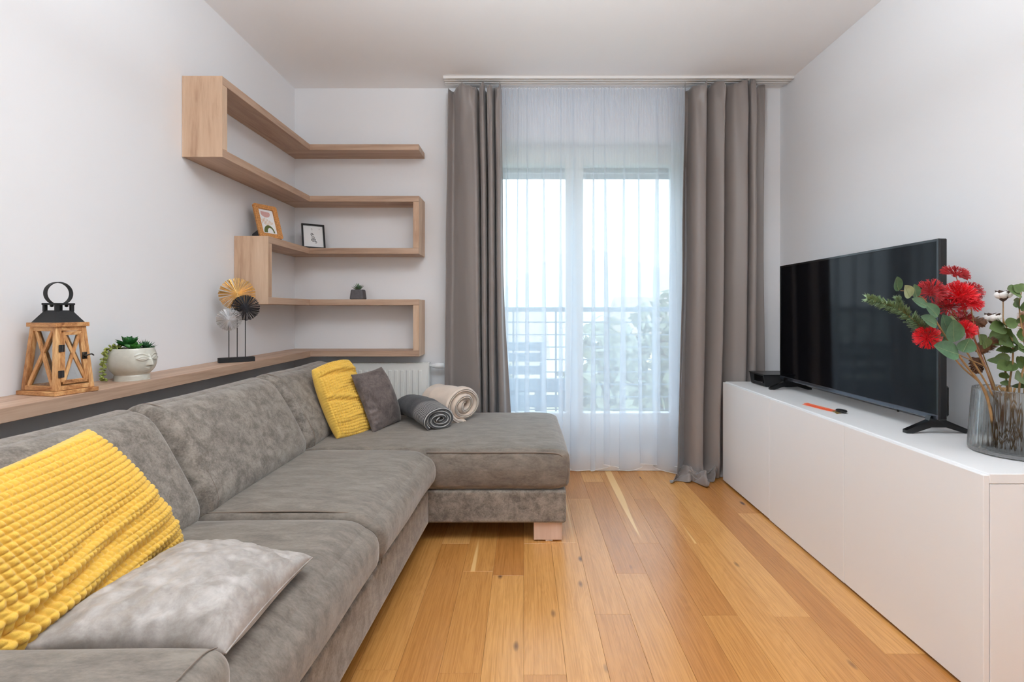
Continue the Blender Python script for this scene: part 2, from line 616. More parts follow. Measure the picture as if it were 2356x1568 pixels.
def plank_mat():
    m, nt, b = new_mat('oak_plank')
    oi = N(nt, 'ShaderNodeObjectInfo')
    v = coords(nt, (1, 0.022, 1), random_offset=True)
    fine = noise(nt, v, 190, 4, 0.6, 0.3)
    ring = N(nt, 'ShaderNodeTexNoise')
    v2 = coords(nt, (1, 0.10, 1), random_offset=True)
    nt.links.new(v2, ring.inputs['Vector'])
    ring.inputs['Scale'].default_value = 17; ring.inputs['Detail'].default_value = 3; ring.inputs['Distortion'].default_value = 1.1
    # contour lines of the slow noise make cathedral grain
    mul = N(nt, 'ShaderNodeMath', operation='MULTIPLY'); mul.inputs[1].default_value = 55.0
    nt.links.new(ring.outputs['Fac'], mul.inputs[0])
    sn = N(nt, 'ShaderNodeMath', operation='SINE'); nt.links.new(mul.outputs[0], sn.inputs[0])
    s1 = N(nt, 'ShaderNodeMath', operation='MULTIPLY_ADD'); s1.inputs[1].default_value = 0.055
    nt.links.new(sn.outputs[0], s1.inputs[0]); nt.links.new(fine, s1.inputs[2])
    base = ramp(nt, oi.outputs['Random'], [(0.0, S8(182, 122, 62)), (1.0, S8(216, 160, 94)), (0.35, S8(196, 137, 72)), (0.7, S8(206, 148, 82))])
    dark = N(nt, 'ShaderNodeMix', data_type='RGBA', blend_type='MULTIPLY')
    dark.inputs[0].default_value = 1.0
    nt.links.new(base, dark.inputs[6])
    nt.links.new(ramp(nt, s1.outputs[0], [(0.30, (0.80, 0.74, 0.66, 1)), (0.62, (1.06, 1.06, 1.06, 1))]), dark.inputs[7])
    # pale sapwood streaks along the board
    v3 = coords(nt, (1, 0.05, 1), random_offset=True)
    sap = noise(nt, v3, 9.5, 1, 0.4, 0.4)
    sapm = ramp(nt, sap, [(0.70, (0, 0, 0, 1)), (0.725, (1, 1, 1, 1))])
    c = mixf(nt, dark.outputs[2], S8(232, 186, 122), sapm)
    # knots
    v4 = coords(nt, (6.5, 2.6, 1), random_offset=True)
    vo = N(nt, 'ShaderNodeTexVoronoi'); vo.inputs['Scale'].default_value = 1.0
    nt.links.new(v4, vo.inputs['Vector'])
    kn = ramp(nt, vo.outputs['Distance'], [(0.045, (1, 1, 1, 1)), (0.095, (0, 0, 0, 1))])
    c = mixf(nt, c, S8(88, 58, 40), kn)
    nt.links.new(c, b.inputs['Base Color'])
    b.inputs['Roughness'].default_value = 0.27
    b.inputs['Specular IOR Level'].default_value = 0.6
    b.inputs['Coat Weight'].default_value = 0.28
    b.inputs['Coat Roughness'].default_value = 0.30
    bump(nt, b, fine, 0.08, 0.001)
    return m


M['plank'] = plank_mat()
M['subfloor'] = wood('oak_floor_far', [S8(176, 116, 58), S8(204, 146, 80), S8(214, 160, 96)], 1, 0.35, 16, 0.05)
M['joint'] = plain('floor_joint_dark', S8(70, 46, 30), 0.9)


def stripe_mat():
    m, nt, b = new_mat('striped_throw')
    at = N(nt, 'ShaderNodeAttribute', attribute_name='axial')
    mul = N(nt, 'ShaderNodeMath', operation='MULTIPLY'); mul.inputs[1].default_value = 2 * PI / 0.0115
    nt.links.new(at.outputs['Fac'], mul.inputs[0])
    sn = N(nt, 'ShaderNodeMath', operation='SINE'); nt.links.new(mul.outputs[0], sn.inputs[0])
    st = ramp(nt, sn.outputs[0], [(0.55, (0, 0, 0, 1)), (0.75, (1, 1, 1, 1))])
    zone = ramp(nt, at.outputs['Fac'], [(0.125, (1, 1, 1, 1)), (0.145, (0, 0, 0, 1))])
    mm = N(nt, 'ShaderNodeMath', operation='MULTIPLY')
    nt.links.new(st, mm.inputs[0]); nt.links.new(zone, mm.inputs[1])
    v = coords(nt)
    base = ramp(nt, noise(nt, v, 320, 2), [(0.3, S8(52, 52, 55)), (0.7, S8(84, 83, 85))])
    nt.links.new(mixf(nt, base, S8(186, 182, 178), mm.outputs[0]), b.inputs['Base Color'])
    b.inputs['Roughness'].default_value = 0.95
    b.inputs['Specular IOR Level'].default_value = 0.1
    b.inputs['Sheen Weight'].default_value = 0.2
    bump(nt, b, noise(nt, v, 420, 2), 0.3)
    return m


M['stripe'] = stripe_mat()
M['fringe'] = plain('throw_fringe', S8(66, 66, 68), 0.95)
# outdoors
M['balcony'] = plain('balcony_concrete', S8(176, 180, 186), 0.9, var=0.1, var_scale=6)
M['outdoor_metal'] = plain('galvanised_rail', S8(120, 138, 150), 0.5, metal=0.2)
M['shutter'] = plain('shutter_grey', S8(150, 162, 172), 0.6)
M['bench_blue'] = plain('outdoor_bench_grey', S8(128, 150, 168), 0.7)
M['facade'] = plain('pale_facade', S8(236, 226, 210), 0.9, var=0.05, var_scale=2)
M['facade_warm'] = plain('ochre_facade', S8(226, 202, 160), 0.9, var=0.05, var_scale=2)
M['roof_out'] = plain('roof_tiles', S8(168, 156, 148), 0.9, var=0.15, var_scale=4)
M['far_glass'] = plain('far_window_glass', S8(110, 130, 146), 0.2)
M['tree_leaf'] = plain('tree_leaf', S8(136, 144, 124), 0.8, var=0.3, var_scale=1)
M['trunk'] = plain('trunk', S8(110, 92, 76), 0.9)
M['meadow'] = plain('meadow', S8(186, 190, 150), 0.95, var=0.15, var_scale=0.6)
M['hill'] = plain('far_hill', S8(196, 202, 196), 0.95, var=0.1, var_scale=0.1)
# ------------------------------------------------------------------ room shell
XL, XR, YB, YR, ZC = -1.593, 1.783, 3.40, -2.85, 2.655
OX0, OX1, OZ0, OZ1 = -0.44, 1.16, 0.14, 2.285          # balcony window opening


def struct(o):
    o['kind'] = 'structure'
    return o


w = MB()
w.box((XL - 0.15, -0.95, 0), (XL, YB + 0.3, ZC)).box((XL - 0.15, YR, 0), (XL, -2.35, ZC))
w.box((XL - 0.15, -2.35, 0), (XL, -0.95, 0.85)).box((XL - 0.15, -2.35, 2.25), (XL, -0.95, ZC))  # opening added out of view so extra sky light fills the room
struct(w.build('wall_left', M['wall']))
fill_win3 = thing('fill_window_3', (XL - 0.08, -1.65, 0.85), 'added side window, out of view, letting in fill daylight', 'window', kind='structure')
mb = MB()
for y in (-2.35, -1.68, -1.01): mb.box((XL - 0.12, y, 0.85), (XL - 0.06, y + 0.06, 2.25), 0.004)
for z in (0.85, 2.19): mb.box((XL - 0.12, -2.29, z), (XL - 0.06, -1.01, z + 0.06), 0.004)
mb.build('window_frame', M['white_pvc'], fill_win3)
struct(box('wall_right', (XR, YR, 0), (XR + 0.15, YB + 0.3, ZC), M['wall']))
w = MB()
w.box((XL, YB, 0), (OX0, YB + 0.3, ZC)).box((OX1, YB, 0), (XR, YB + 0.3, ZC))
w.box((OX0, YB, OZ1), (OX1, YB + 0.3, ZC)).box((OX0, YB, -0.1), (OX1, YB + 0.3, OZ0 - 0.012))
struct(w.build('wall_back', M['wall']))
w = MB()                                             # unseen rear wall, opening added to let in fill daylight
w.box((XL, YR - 0.2, 0), (-1.45, YR, ZC)).box((-0.2, YR - 0.2, 0), (XR, YR, ZC))
w.box((-1.45, YR - 0.2, 2.25), (-0.2, YR, ZC)).box((-1.45, YR - 0.2, 0), (-0.2, YR, 0.85))
struct(w.build('wall_rear', M['wall']))
struct(box('ceiling', (XL - 0.15, YR - 0.2, ZC), (XR + 0.15, YB + 0.3, ZC + 0.15), M['ceiling']))
fill_win2 = thing('fill_window_2', (-0.82, YR - 0.1, 0.85), 'added rear window, out of view, letting in fill daylight', 'window', kind='structure')
mb = MB()
for x in (-1.45, -0.855, -0.26): mb.box((x, YR - 0.14, 0.85), (x + 0.06, YR - 0.08, 2.25), 0.004)
for z in (0.85, 2.19): mb.box((-1.39, YR - 0.14, z), (-0.26, YR - 0.08, z + 0.06), 0.004)
mb.build('window_frame', M['white_pvc'], fill_win2)
# made-up hanging bowl for the added fill light, out of view
fill_lamp = thing('added_fill_lamp', (0.1, 0.80, ZC), 'made-up white bowl uplighter hung out of view as fill light', 'fill_lamp')
MB().lathe([(0.0, -0.66), (0.10, -0.655), (0.165, -0.635), (0.19, -0.60), (0.184, -0.60), (0.16, -0.628), (0.10, -0.645), (0.0, -0.65)], (0.1, 0.80, ZC), 48).build('fill_lamp_shade', M['white_pvc'], fill_lamp, smooth=True)
mb = MB().lathe([(0.05, -0.0005), (0.05, -0.02), (0.0, -0.025)], (0.1, 0.80, ZC), 24)
for q in range(3):
    an = q * 2 * PI / 3
    mb.tube([(0.1, 0.80, ZC - 0.02), (0.1 + 0.18 * math.cos(an), 0.80 + 0.18 * math.sin(an), ZC - 0.605)], 0.002, 6)
mb.build('suspension', M['white_pvc'], fill_lamp)

# floor: dark joint bed, planks as pieces, plain oak further back
floor = struct(box('floor', (XL - 0.1, YR - 0.2, -0.1), (XR + 0.1, YB + 0.3, -0.006), M['joint']))
PW = 0.13
JOINTS = {-4: [1.51], -3: [2.33, 1.2], -2: [2.082, 1.498], -1: [2.05, 1.0], 0: [2.33, 1.49], 1: [2.34, 1.24], 2: [2.89, 1.788],
          3: [3.17, 2.065], 4: [2.336, 1.25], 5: [2.88, 1.781], 6: [2.332, 1.23], 7: [2.866, 1.773], 8: [2.207, 1.1], 9: [2.68, 1.582]}
rr = random.Random(3)
k0, k1 = int(math.floor(XL / PW)), int(math.ceil(XR / PW))
for k in range(k0, k1):
    x0, x1 = max(k * PW, XL - 0.02), min((k + 1) * PW, XR + 0.02)
    js = list(JOINTS.get(k, []))
    if not js: js = [3.3 - rr.random() * 1.0]
    js.sort(reverse=True)
    y = js[-1]
    while y > -0.7:
        y -= 1.1 if rr.random() < 0.7 else 0.7 + 0.4 * rr.random()
        js.append(y)
    y = js[0] + 1.1
    while y < YB + 0.02:
        js.insert(0, y); y += 1.1
    js.insert(0, YB + 0.015)
    for a, b in zip(js[1:], js[:-1]):
        if b < -0.5 or b - a < 0.02: continue
        V, F = box_geo((x0 + 0.0003, max(a, -0.8) + 0.0003, -0.008), (x1 - 0.0003, b - 0.0003, 0.0), 0.0004)
        mesh_obj('plank', V, F, M['plank'], floor)
box('floor_rear', (XL, YR, -0.007), (XR, -0.8, 0.0), M['subfloor'], floor)

# balcony window
win = thing('window_1', (0.36, YB + 0.12, OZ0), 'white double leaf balcony window behind the sheer curtain', 'window', kind='structure')
YF = YB + 0.10
mb = MB()
mb.box((OX0, YF, OZ0 - 0.01), (OX0 + 0.06, YF + 0.09, OZ1)).box((OX1 - 0.06, YF, OZ0 - 0.01), (OX1, YF + 0.09, OZ1))
mb.box((OX0 + 0.06, YF, OZ1 - 0.06), (OX1 - 0.06, YF + 0.09, OZ1)).box((OX0 + 0.06, YF, OZ0 - 0.01), (OX1 - 0.06, YF + 0.09, OZ0 + 0.05))
mb.build('window_frame', M['white_pvc'], win)
for (a, b) in ((OX0 + 0.045, 0.362), (0.364, OX1 - 0.045)):
    mb = MB()
    z0, z1 = OZ0 + 0.04, OZ1 - 0.045
    sl = 0.062 if a < 0 else 0.06
    mb.box((a, YF - 0.015, z0), (a + sl, YF + 0.06, z1), 0.006).box((b - sl, YF - 0.015, z0), (b, YF + 0.06, z1), 0.006)
    mb.box((a + sl, YF - 0.015, z1 - 0.085), (b - sl, YF + 0.06, z1), 0.006).box((a + sl, YF - 0.015, z0), (b - sl, YF + 0.06, z0 + 0.20), 0.006)
    s = mb.build('sash', M['white_pvc'], win)
    box('pane', (a + sl - 0.01, YF + 0.02, z0 + 0.19), (b - sl + 0.01, YF + 0.026, z1 - 0.075), M['pane'], s)
h = MB().box((0.378, YF - 0.025, 1.13), (0.402, YF - 0.016, 1.21), 0.004)
h.box((0.384, YF - 0.06, 1.185), (0.396, YF - 0.025, 1.197), 0.003).box((0.381, YF - 0.066, 1.085), (0.399, YF - 0.052, 1.205), 0.005)
h.build('window_handle', M['white_pvc'], win)
# roller shutter just outside, pulled up
sh = thing('roller_shutter', (0.36, YB + 0.24, 2.1), 'pale grey roller shutter pulled up outside the balcony window', 'shutter')
for i in range(4):
    box('shutter_slat', (OX0 + 0.02, YB + 0.225, 2.085 + i * 0.045), (OX1 - 0.02, YB + 0.237, 2.128 + i * 0.045), M['shutter'], sh, 0.004)
struct(box('trim_1', (OX0 - 0.0, YB - 0.012, 0.0), (OX1, YB, OZ0 - 0.012), M['white_pvc'], bevel=0.003))
struct(box('baseboard_right', (XR - 0.012, 0.0, 0), (XR, YB, 0.06), M['white_pvc']))
struct(box('window_sill', (OX0, YB - 0.0, OZ0 - 0.012), (OX1, YB + 0.3, OZ0), M['white_pvc'])).name = 'trim_2'

# ------------------------------------------------------------------ outdoors
struct(box('balcony_slab', (-2.2, YB + 0.3, -0.2), (3.2, 5.0, 0.02), M['balcony']))
RY = 4.72
rail = thing('balcony_railing', (0.5, RY, 0.02), 'grey balcony railing of thin horizontal bars beyond the window', 'railing')
box('handrail', (-2.2, RY - 0.025, 1.10), (3.2, RY + 0.025, 1.145), M['outdoor_metal'], rail, 0.005)
for i in range(8):
    z = 1.0 - i * 0.12
    mesh_obj('bar', *tube_geo([(-2.2, RY, z), (3.2, RY, z)], 0.006, 6), M['outdoor_metal'], rail)
for x in (-1.9, -1.0, -0.1, 0.31, 0.82, 1.25, 2.2, 3.0):
    box('post', (x - 0.009, RY - 0.012, 0.02), (x + 0.009, RY + 0.012, 1.10), M['outdoor_metal'], rail)
bench = thing('outdoor_bench', (0.05, 4.3, 0.02), 'blue grey slatted bench on the balcony seen through the sheer', 'bench')
for z in (0.16, 0.30, 0.44): box('slat', (-0.35, 4.10, z), (0.42, 4.13, z + 0.10), M['bench_blue'], bench, 0.004)
for y in (4.14, 4.24, 4.34, 4.44): box('slat', (-0.35, y, 0.42), (0.42, y + 0.085, 0.445), M['bench_blue'], bench, 0.004)
for x in (-0.33, -0.12, 0.1, 0.36): box('leg', (x, 4.13, 0.02), (x + 0.05, 4.5, 0.42), M['bench_blue'], bench)
for z in (0.52, 0.64, 0.74): box('back_slat', (-0.35, 4.52, z), (0.20, 4.55, z + 0.08), M['bench_blue'], bench, 0.004)
for x in (-0.33, 0.15): box('back_post', (x, 4.50, 0.02), (x + 0.05, 4.52, 0.82), M['bench_blue'], bench)
struct(box('outdoor_ground', (-60, 5.5, -9.2), (80, 160, -9.0), M['meadow']))
V, F = [], []
nx, ny = 40, 14
for i in range(nx):
    for j in range(ny):
        x = -90 + 200 * i / (nx - 1); y = 75 + 70 * j / (ny - 1)
        t = j / (ny - 1)
        h0 = 8 + 9 * math.sin(0.03 * x + 0.4) + 4 * math.sin(0.11 * x)
        V.append((x, y, -9.0 + (math.sin(t * PI / 2) ** 1.3) * (9 + h0 * 1.0)))
F = grid_faces(nx, ny)
struct(mesh_obj('hill', V, F, M['hill'], smooth=True))


def building(x, y, wdt, dep, hgt, mat, label, nwx, nwz):
    b = thing('house', (x, y, -9.0), label, 'building')
    box('wall', (x - wdt / 2, y, -9.0), (x + wdt / 2, y + dep, -9.0 + hgt), mat, b)
    V = [(x - wdt / 2 - .4, y - .4, -9 + hgt), (x + wdt / 2 + .4, y - .4, -9 + hgt), (x + wdt / 2 + .4, y + dep + .4, -9 + hgt), (x - wdt / 2 - .4, y + dep + .4, -9 + hgt),
         (x - wdt / 2 - .4, y + dep / 2, -9 + hgt + 2.6), (x + wdt / 2 + .4, y + dep / 2, -9 + hgt + 2.6)]
    mesh_obj('roof', V, [(0, 1, 5, 4), (2, 3, 4, 5), (1, 2, 5), (3, 0, 4), (3, 2, 1, 0)], M['roof_out'], b)
    for i in range(nwx):
        for k in range(nwz):
            cx = x - wdt / 2 + (i + 0.5) * wdt / nwx; cz = -9 + 1.6 + k * 3.0
            f = box('window', (cx - .6, y - .06, cz - .1), (cx + .6, y + .02, cz + 1.5), M['white_pvc'], b)
            box('pane', (cx - .5, y - .08, cz), (cx + .5, y - .05, cz + 1.4), M['far_glass'], f)


building(-4.5, 26, 11, 9, 7.6, M['facade'], 'pale house with low pitched roof beyond the balcony railing', 4, 2)
building(13.5, 34, 12, 9, 8.6, M['facade_warm'], 'ochre house further right beyond the balcony railing', 4, 2)


def tree(x, y, hgt, rad, seed, label):
    t = thing('tree', (x, y, -9.0), label, 'tree', 'trees beyond the balcony')
    mesh_obj('trunk', *tube_geo(smooth_path([(x, y, -9), (x + .1, y, -9 + hgt * .4), (x, y, -9 + hgt * .8)]), 0.22, 8), M['trunk'], t)
    r = np.random.default_rng(seed)
    n = 900
    d = r.normal(size=(n, 3)); d /= np.linalg.norm(d, axis=1)[:, None]
    c = np.array([x, y, -9 + hgt * .66]) + d * np.array([rad, rad, hgt * .34]) * (r.random((n, 1)) ** .4)
    V, F = [], []
    for i in range(n):
        a, b_ = r.normal(size=3), r.normal(size=3)
        a *= 0.34 / np.linalg.norm(a); b_ *= 0.22 / np.linalg.norm(b_)
        F.append(tuple(range(4 * i, 4 * i + 4)))
        V += [c[i] - a, c[i] - b_, c[i] + a, c[i] + b_]
    mesh_obj('foliage', V, F, M['tree_leaf'], t)


tree(2.8, 17, 10.0, 1.6, 1, 'tall loose green tree beyond the railing at the window centre')
tree(6.2, 22, 11.0, 2.0, 2, 'broad green tree standing nearest the ochre house')
tree(-2.2, 20, 9.4, 1.8, 3, 'small green tree in front of the pale house')

# ------------------------------------------------------------------ shelves
SD = 0.188
SX, SY = XL + SD, YB - SD          # front planes of shelves on the left and on the back wall
XE = -0.689                        # right ends
T = 0.038
ZS = [2.203, 1.864, 1.521, 1.184, 0.847]
shelf = thing('corner_shelf', (XL + 0.09, YB - 0.09, ZS[4] - T), 'oak corner wall shelf snaking up in square loops between two walls', 'shelf')
G = 0.0015
yl = [2.28, 2.28, 2.69, 2.69, None]
g = 0.0006
for i, z in enumerate(ZS):
    box('shelf_board', (XL + G, SY + g, z - T), (XE, YB - G, z), M['oak_x'], shelf, 0.0012)
    if yl[i]:
        box('shelf_board', (XL + G, yl[i], z - T), (SX, SY - g, z), M['oak_y'], shelf, 0.0012)
    # short mitre piece fills the corner front
e = 0.0004
box('upright', (XL + G, 2.28, ZS[1] + e), (SX, 2.28 + T, ZS[0] - T - e), M['oak_z'], shelf, 0.0012)
box('upright', (XE - T, SY + g, ZS[2] + e), (XE, YB - G, ZS[1] - T - e), M['oak_z'], shelf, 0.0012)
box('upright', (XL + G, 2.69, ZS[3] + e), (SX, 2.69 + T, ZS[2] - T - e), M['oak_z'], shelf, 0.0012)
box('upright', (XE - T, SY + g, ZS[4] + e), (XE, YB - G, ZS[3] - T - e), M['oak_z'], shelf, 0.0012)
# end cheeks make the loop ends read as one thick panel
box('end_panel', (XL + G, 2.2785 - 0.0006, ZS[1] - T), (SX + 0.0004, 2.2795, ZS[0]), M['oak_z'], shelf)
box('end_panel', (XL + G, 2.6885 - 0.0006, ZS[3] - T), (SX + 0.0004, 2.6895, ZS[2]), M['oak_z'], shelf)
box('end_panel', (XE + 0.0005, SY + g, ZS[2] - T), (XE + 0.0015, YB - G, ZS[1]), M['oak_z'], shelf)
box('end_panel', (XE + 0.0005, SY + g, ZS[4] - T), (XE + 0.0015, YB - G, ZS[3]), M['oak_z'], shelf)
led = box('wall_ledge', np.array((XL + G, 0.2, ZS[4] - 0.042)), np.array((SX + 0.003, SY - g, ZS[4])), M['oak_y'], None, 0.0015, loc=(XL, 0.2, ZS[4] - 0.042))
tag(led, 'long oak wall ledge running behind the sofa back', 'ledge')

# ------------------------------------------------------------------ radiator
rad = thing('radiator', (-1.0, 3.33, 0.16), 'white fluted panel radiator under the lowest shelf', 'radiator')
RX0, RX1, RZ0, RZ1, RYF = -1.40, -0.652, 0.16, 0.757, 3.285
box('panel', (RX0, RYF, RZ0), (RX1, RYF + 0.012, RZ1 - 0.004), M['radiator_white'], rad, 0.004)
box('panel', (RX0, YB - 0.045, RZ0), (RX1, YB - 0.033, RZ1 - 0.004), M['radiator_white'], rad, 0.004)
for (a, b) in (((RX1 - 0.002, RYF + 0.002, RZ0 + 0.01), (RX1 + 0.012, YB - 0.036, RZ1)), ((RX0 - 0.012, RYF + 0.002, RZ0 + 0.01), (RX0 + 0.002, YB - 0.036, RZ1))):
    box('side_cover', a, b, M['radiator_white'], rad, 0.003)
top = MB()
for i in range(44):
    x = RX0 + 0.012 + i * 0.0166
    top.box((x, RYF + 0.014, RZ1 - 0.010), (x + 0.010, YB - 0.047, RZ1 - 0.003))
top.box((RX0, RYF, RZ1 - 0.008), (RX1, RYF + 0.014, RZ1)).box((RX0, YB - 0.047, RZ1 - 0.008), (RX1, YB - 0.036, RZ1))
top.build('top_grille', M['radiator_white'], rad)
x = RX1 - 0.045
while x > RX0 + 0.02:
    V, F = box_geo((x - 0.0125, RYF - 0.007, RZ0 + 0.045), (x + 0.0125, RYF + 0.002, RZ1 - 0.044), 0.0065)
    mesh_obj('flute', V, F, M['radiator_white'], rad)
    x -= 0.0402
vl = MB()
ax = axis_to((1, 0, 0))
vl.lathe([(0.008, 0), (0.008, 0.018), (0.013, 0.02), (0.014, 0.035), (0.019, 0.04), (0.020, 0.062), (0.016, 0.098), (0.012, 0.1), (0.0, 0.1)], (RX1 + 0.011, 3.33, 0.735), 20, ax)
vl.build('thermostat_valve', M['white_pvc'], rad, smooth=True)

# ------------------------------------------------------------------ curtain rail, drapes, sheer
rl = thing('curtain_rail', (0.6, 3.26, ZC - 0.001), 'white three track curtain rail fixed along the ceiling', 'curtain rail')
mb = MB()
RA, RB = -0.53, XR - 0.004
mb.box((RA, 3.215, ZC - 0.006), (RB, 3.315, ZC - 0.0005))
for y in (3.215, 3.243, 3.251, 3.279, 3.287, 3.309): mb.box((RA, y, ZC - 0.019), (RB, y + 0.006, ZC - 0.006))
mb.build('track', M['rail_white'], rl)


def cr(vals, m):
    return smooth_path(np.asarray(vals, float), m)


def drape(name, ctrl, d0, ztop, zbot, label, puddle=False, rows=90, hooks=8, seed=0, swags=()):
    """ctrl: (px_top, px_mid, px_bottom, offset toward the viewer in cm)"""
    c = np.array(ctrl, float)
    k = d0 / FPX
    P = np.stack([(c[:, 0] - VPX) * k, (c[:, 1] - VPX) * k, (c[:, 2] - VPX) * k, np.where(c[:, 3] < 0, c[:, 3] * 0.023, c[:, 3] * 0.0135)], 1)
    S = cr(P, 9)
    n = len(S)
    u = np.linspace(0, 1, n)
    V = []
    sag = 0.034 * np.abs(np.sin(u * PI * hooks + seed)) ** 1.4 + 0.008 * np.sin(u * 31 + seed)
    for i in range(rows):
        v = i / (rows - 1)                   # 0 top, 1 bottom
        t = v ** 0.9
        if t < 0.5:
            w = t / 0.5; w = w * w * (3 - 2 * w); X = S[:, 0] * (1 - w) + S[:, 1] * w
        else:
            w = (t - 0.5) / 0.5; w = w * w * (3 - 2 * w) * 0.6 + 0.4 * w; X = S[:, 1] * (1 - w) + S[:, 2] * w
        z = ztop + (zbot - ztop) * v
        amp = 0.75 + 0.35 * min(1, v * 3)
        Y = d0 - S[:, 3] * amp
        Z = np.full(n, z) - sag * max(0, 1 - v * 6) ** 1.5
        pinch = max(0, 1 - v * 14)           # gathered heading
        Y = Y + pinch * 0.006 * np.sin(u * 140 + seed)
        Q = np.stack([X, Y, Z], 1)
        X = X + 0.004 * nz(Q, 5, seed) * v
        Y = Y + 0.006 * nz(Q * np.array([1, 1, .5]), 6, seed + 1) * min(1, v * 2)
        # swag dents under the heading
        sw = np.exp(-((v - 0.08) / 0.07) ** 2)
        Y = Y - sw * 0.012 * np.sin(u * PI * hooks * 2 + seed) ** 2
        for u0, wd, vl, dp in swags:         # loose V folds hanging between two hooks
            if v < vl:
                k_ = wd * (1.05 - v / vl)
                g_ = np.exp(-((u - u0) / k_) ** 2)
                Y = Y - dp * g_ * math.sin(PI * min(1, 0.25 + v / vl))
                Z = Z - 0.030 * g_ * max(0, 1 - v / (vl * .5))
        V.append(np.stack([X, Y, Z], 1))
    if puddle:
        base = V[-1].copy()
        m = 34
        xb = base[:, 0]
        fade = np.clip((1.275 - xb) / 0.06, 0, 1)
        prof = smooth_path(np.array([(0, .10, 0), (.012, .055, .25), (.045, .050, .9), (.070, .060, 1.0), (.095, .040, .8), (.108, .012, .2), (.090, .004, 0), (.055, .003, 0)]), 10)
        for j in range(1, m + 1):
            s = j / m
            q = prof[int(round(s * (len(prof) - 1)))]
            w1 = np.sin(xb * 78 + 2.6 * s + seed); w2 = np.sin(xb * 41 - 4.0 * s + 1.3); w3 = np.sin(xb * 150 + 6 * s)
            fwd = q[0] * (1 + 0.35 * w1 + 0.18 * w2) + 0.012 * w3 * s * (1 - s) * 4
            Y = base[:, 1] * (1 - 0.8 * s) + (3.258 - 0.02) * 0.8 * s - fade * fwd
            Z = q[1] + q[2] * (0.024 * w1 + 0.020 * w2 + 0.006 * w3)
            Z = np.where(fade > 0.5, np.maximum(Z, 0.003), base[:, 2] * (1 - s) + 0.004 * s)
            X = xb + fade * (0.022 * np.sin(xb * 55 + 7 * s) * s - 0.085 * s * np.clip((1.10 - xb) / 0.10, 0, 1))
            Q = np.stack([X * 1.0, Y * 1.0, Z + s], 1)
            Y = Y + fade * q[2] * 0.016 * nz(Q, 38, 5, 2)
            Z = np.maximum(0.003, Z + fade * q[2] * 0.020 * nz(Q, 31, 6, 2))
            X = np.where(xb < 1.285, np.minimum(X, 1.286), X)
            V.append(np.stack([X, Y, Z], 1))
    A = np.array(V)
    F = grid_faces(A.shape[0], A.shape[1])
    o = mesh_obj(name, A.reshape(-1, 3), F.tolist(), M['drape'], None, True, loc=(float(A[..., 0].mean()), d0, 0.0))
    sd = o.modifiers.new('thickness', 'SOLIDIFY'); sd.thickness = 0.0016; sd.offset = 0
    return tag(o, label, 'curtain')


LC = [(1031, 1026, 1019, 0), (1040, 1038, 1032, -2.5), (1052, 1056, 1058, -1), (1066, 1074, 1086, 1.5), (1082, 1090, 1100, 3), (1094, 1101, 1107, 3.2),
      (1096, 1103, 1106, -1), (1094, 1103, 1106, -4), (1101, 1107, 1110, -4), (1103, 1108, 1111, 0), (1105, 1112, 1114, 3), (1113, 1118, 1119, 3.4),
      (1115, 1120, 1121, 0), (1115, 1119, 1121, -4), (1119, 1123, 1126, -4), (1121, 1125, 1127, 1), (1125, 1129, 1132, 3.4), (1132, 1136, 1138, 3.3),
      (1133, 1138, 1139, -1), (1134, 1139, 1143, -4.2), (1138, 1142, 1148, -3.8), (1140, 1143, 1150, 1), (1144, 1147, 1156, 3), (1150, 1153, 1164, 2.6),
      (1151, 1154, 1168, -1), (1153, 1157, 1180, -2)]
drape('drape', LC, 3.258, 2.628, 0.01, 'grey satin drape hanging behind the chaise end of the sofa', hooks=6, seed=1, swags=((0.13, .06, .13, .040), (0.33, .03, .07, .03), (0.62, .035, .16, .03), (0.9, .03, .06, .025)))
RC = [(1573, 1566, 1556, 2), (1578, 1572, 1564, -1), (1583, 1581, 1572, -3.0), (1589, 1587, 1579, -3.0), (1592, 1590, 1583, 0.5), (1600, 1598, 1592, 3.2), (1612, 1611, 1604, 3.8), (1621, 1618, 1611, 2.8),
      (1622, 1619, 1611, -0.5), (1622, 1620, 1612, -3.4), (1630, 1630, 1620, -2.2), (1642, 1644, 1632, 1.2), (1656, 1655, 1644, 3.4), (1662, 1659, 1650, 3.0), (1662, 1659, 1650, -0.6), (1663, 1662, 1653, -3.2),
      (1672, 1672, 1664, -1.2), (1684, 1684, 1678, 1.8), (1698, 1700, 1694, 3.6), (1713, 1711, 1704, 3.8), (1715, 1713, 1706, 0), (1715, 1713, 1706, -4.6), (1720, 1718, 1711, -4.6), (1722, 1720, 1713, 0), (1724, 1723, 1717, 3.2),
      (1732, 1731, 1727, 3.8), (1736, 1735, 1735, 0.5), (1740, 1738, 1740, -2.4), (1750, 1750, 1752, -2.0), (1763, 1762, 1768, -1.2)]
drape('drape', RC, 3.258, 2.640, 0.10, 'grey satin drape puddling on the floor beside the white cabinet', puddle=True, hooks=7, seed=4, swags=((0.10, .04, .05, -.02), (0.21, .035, .08, .03), (0.42, .05, .09, .035), (0.93, .03, .07, .03)))


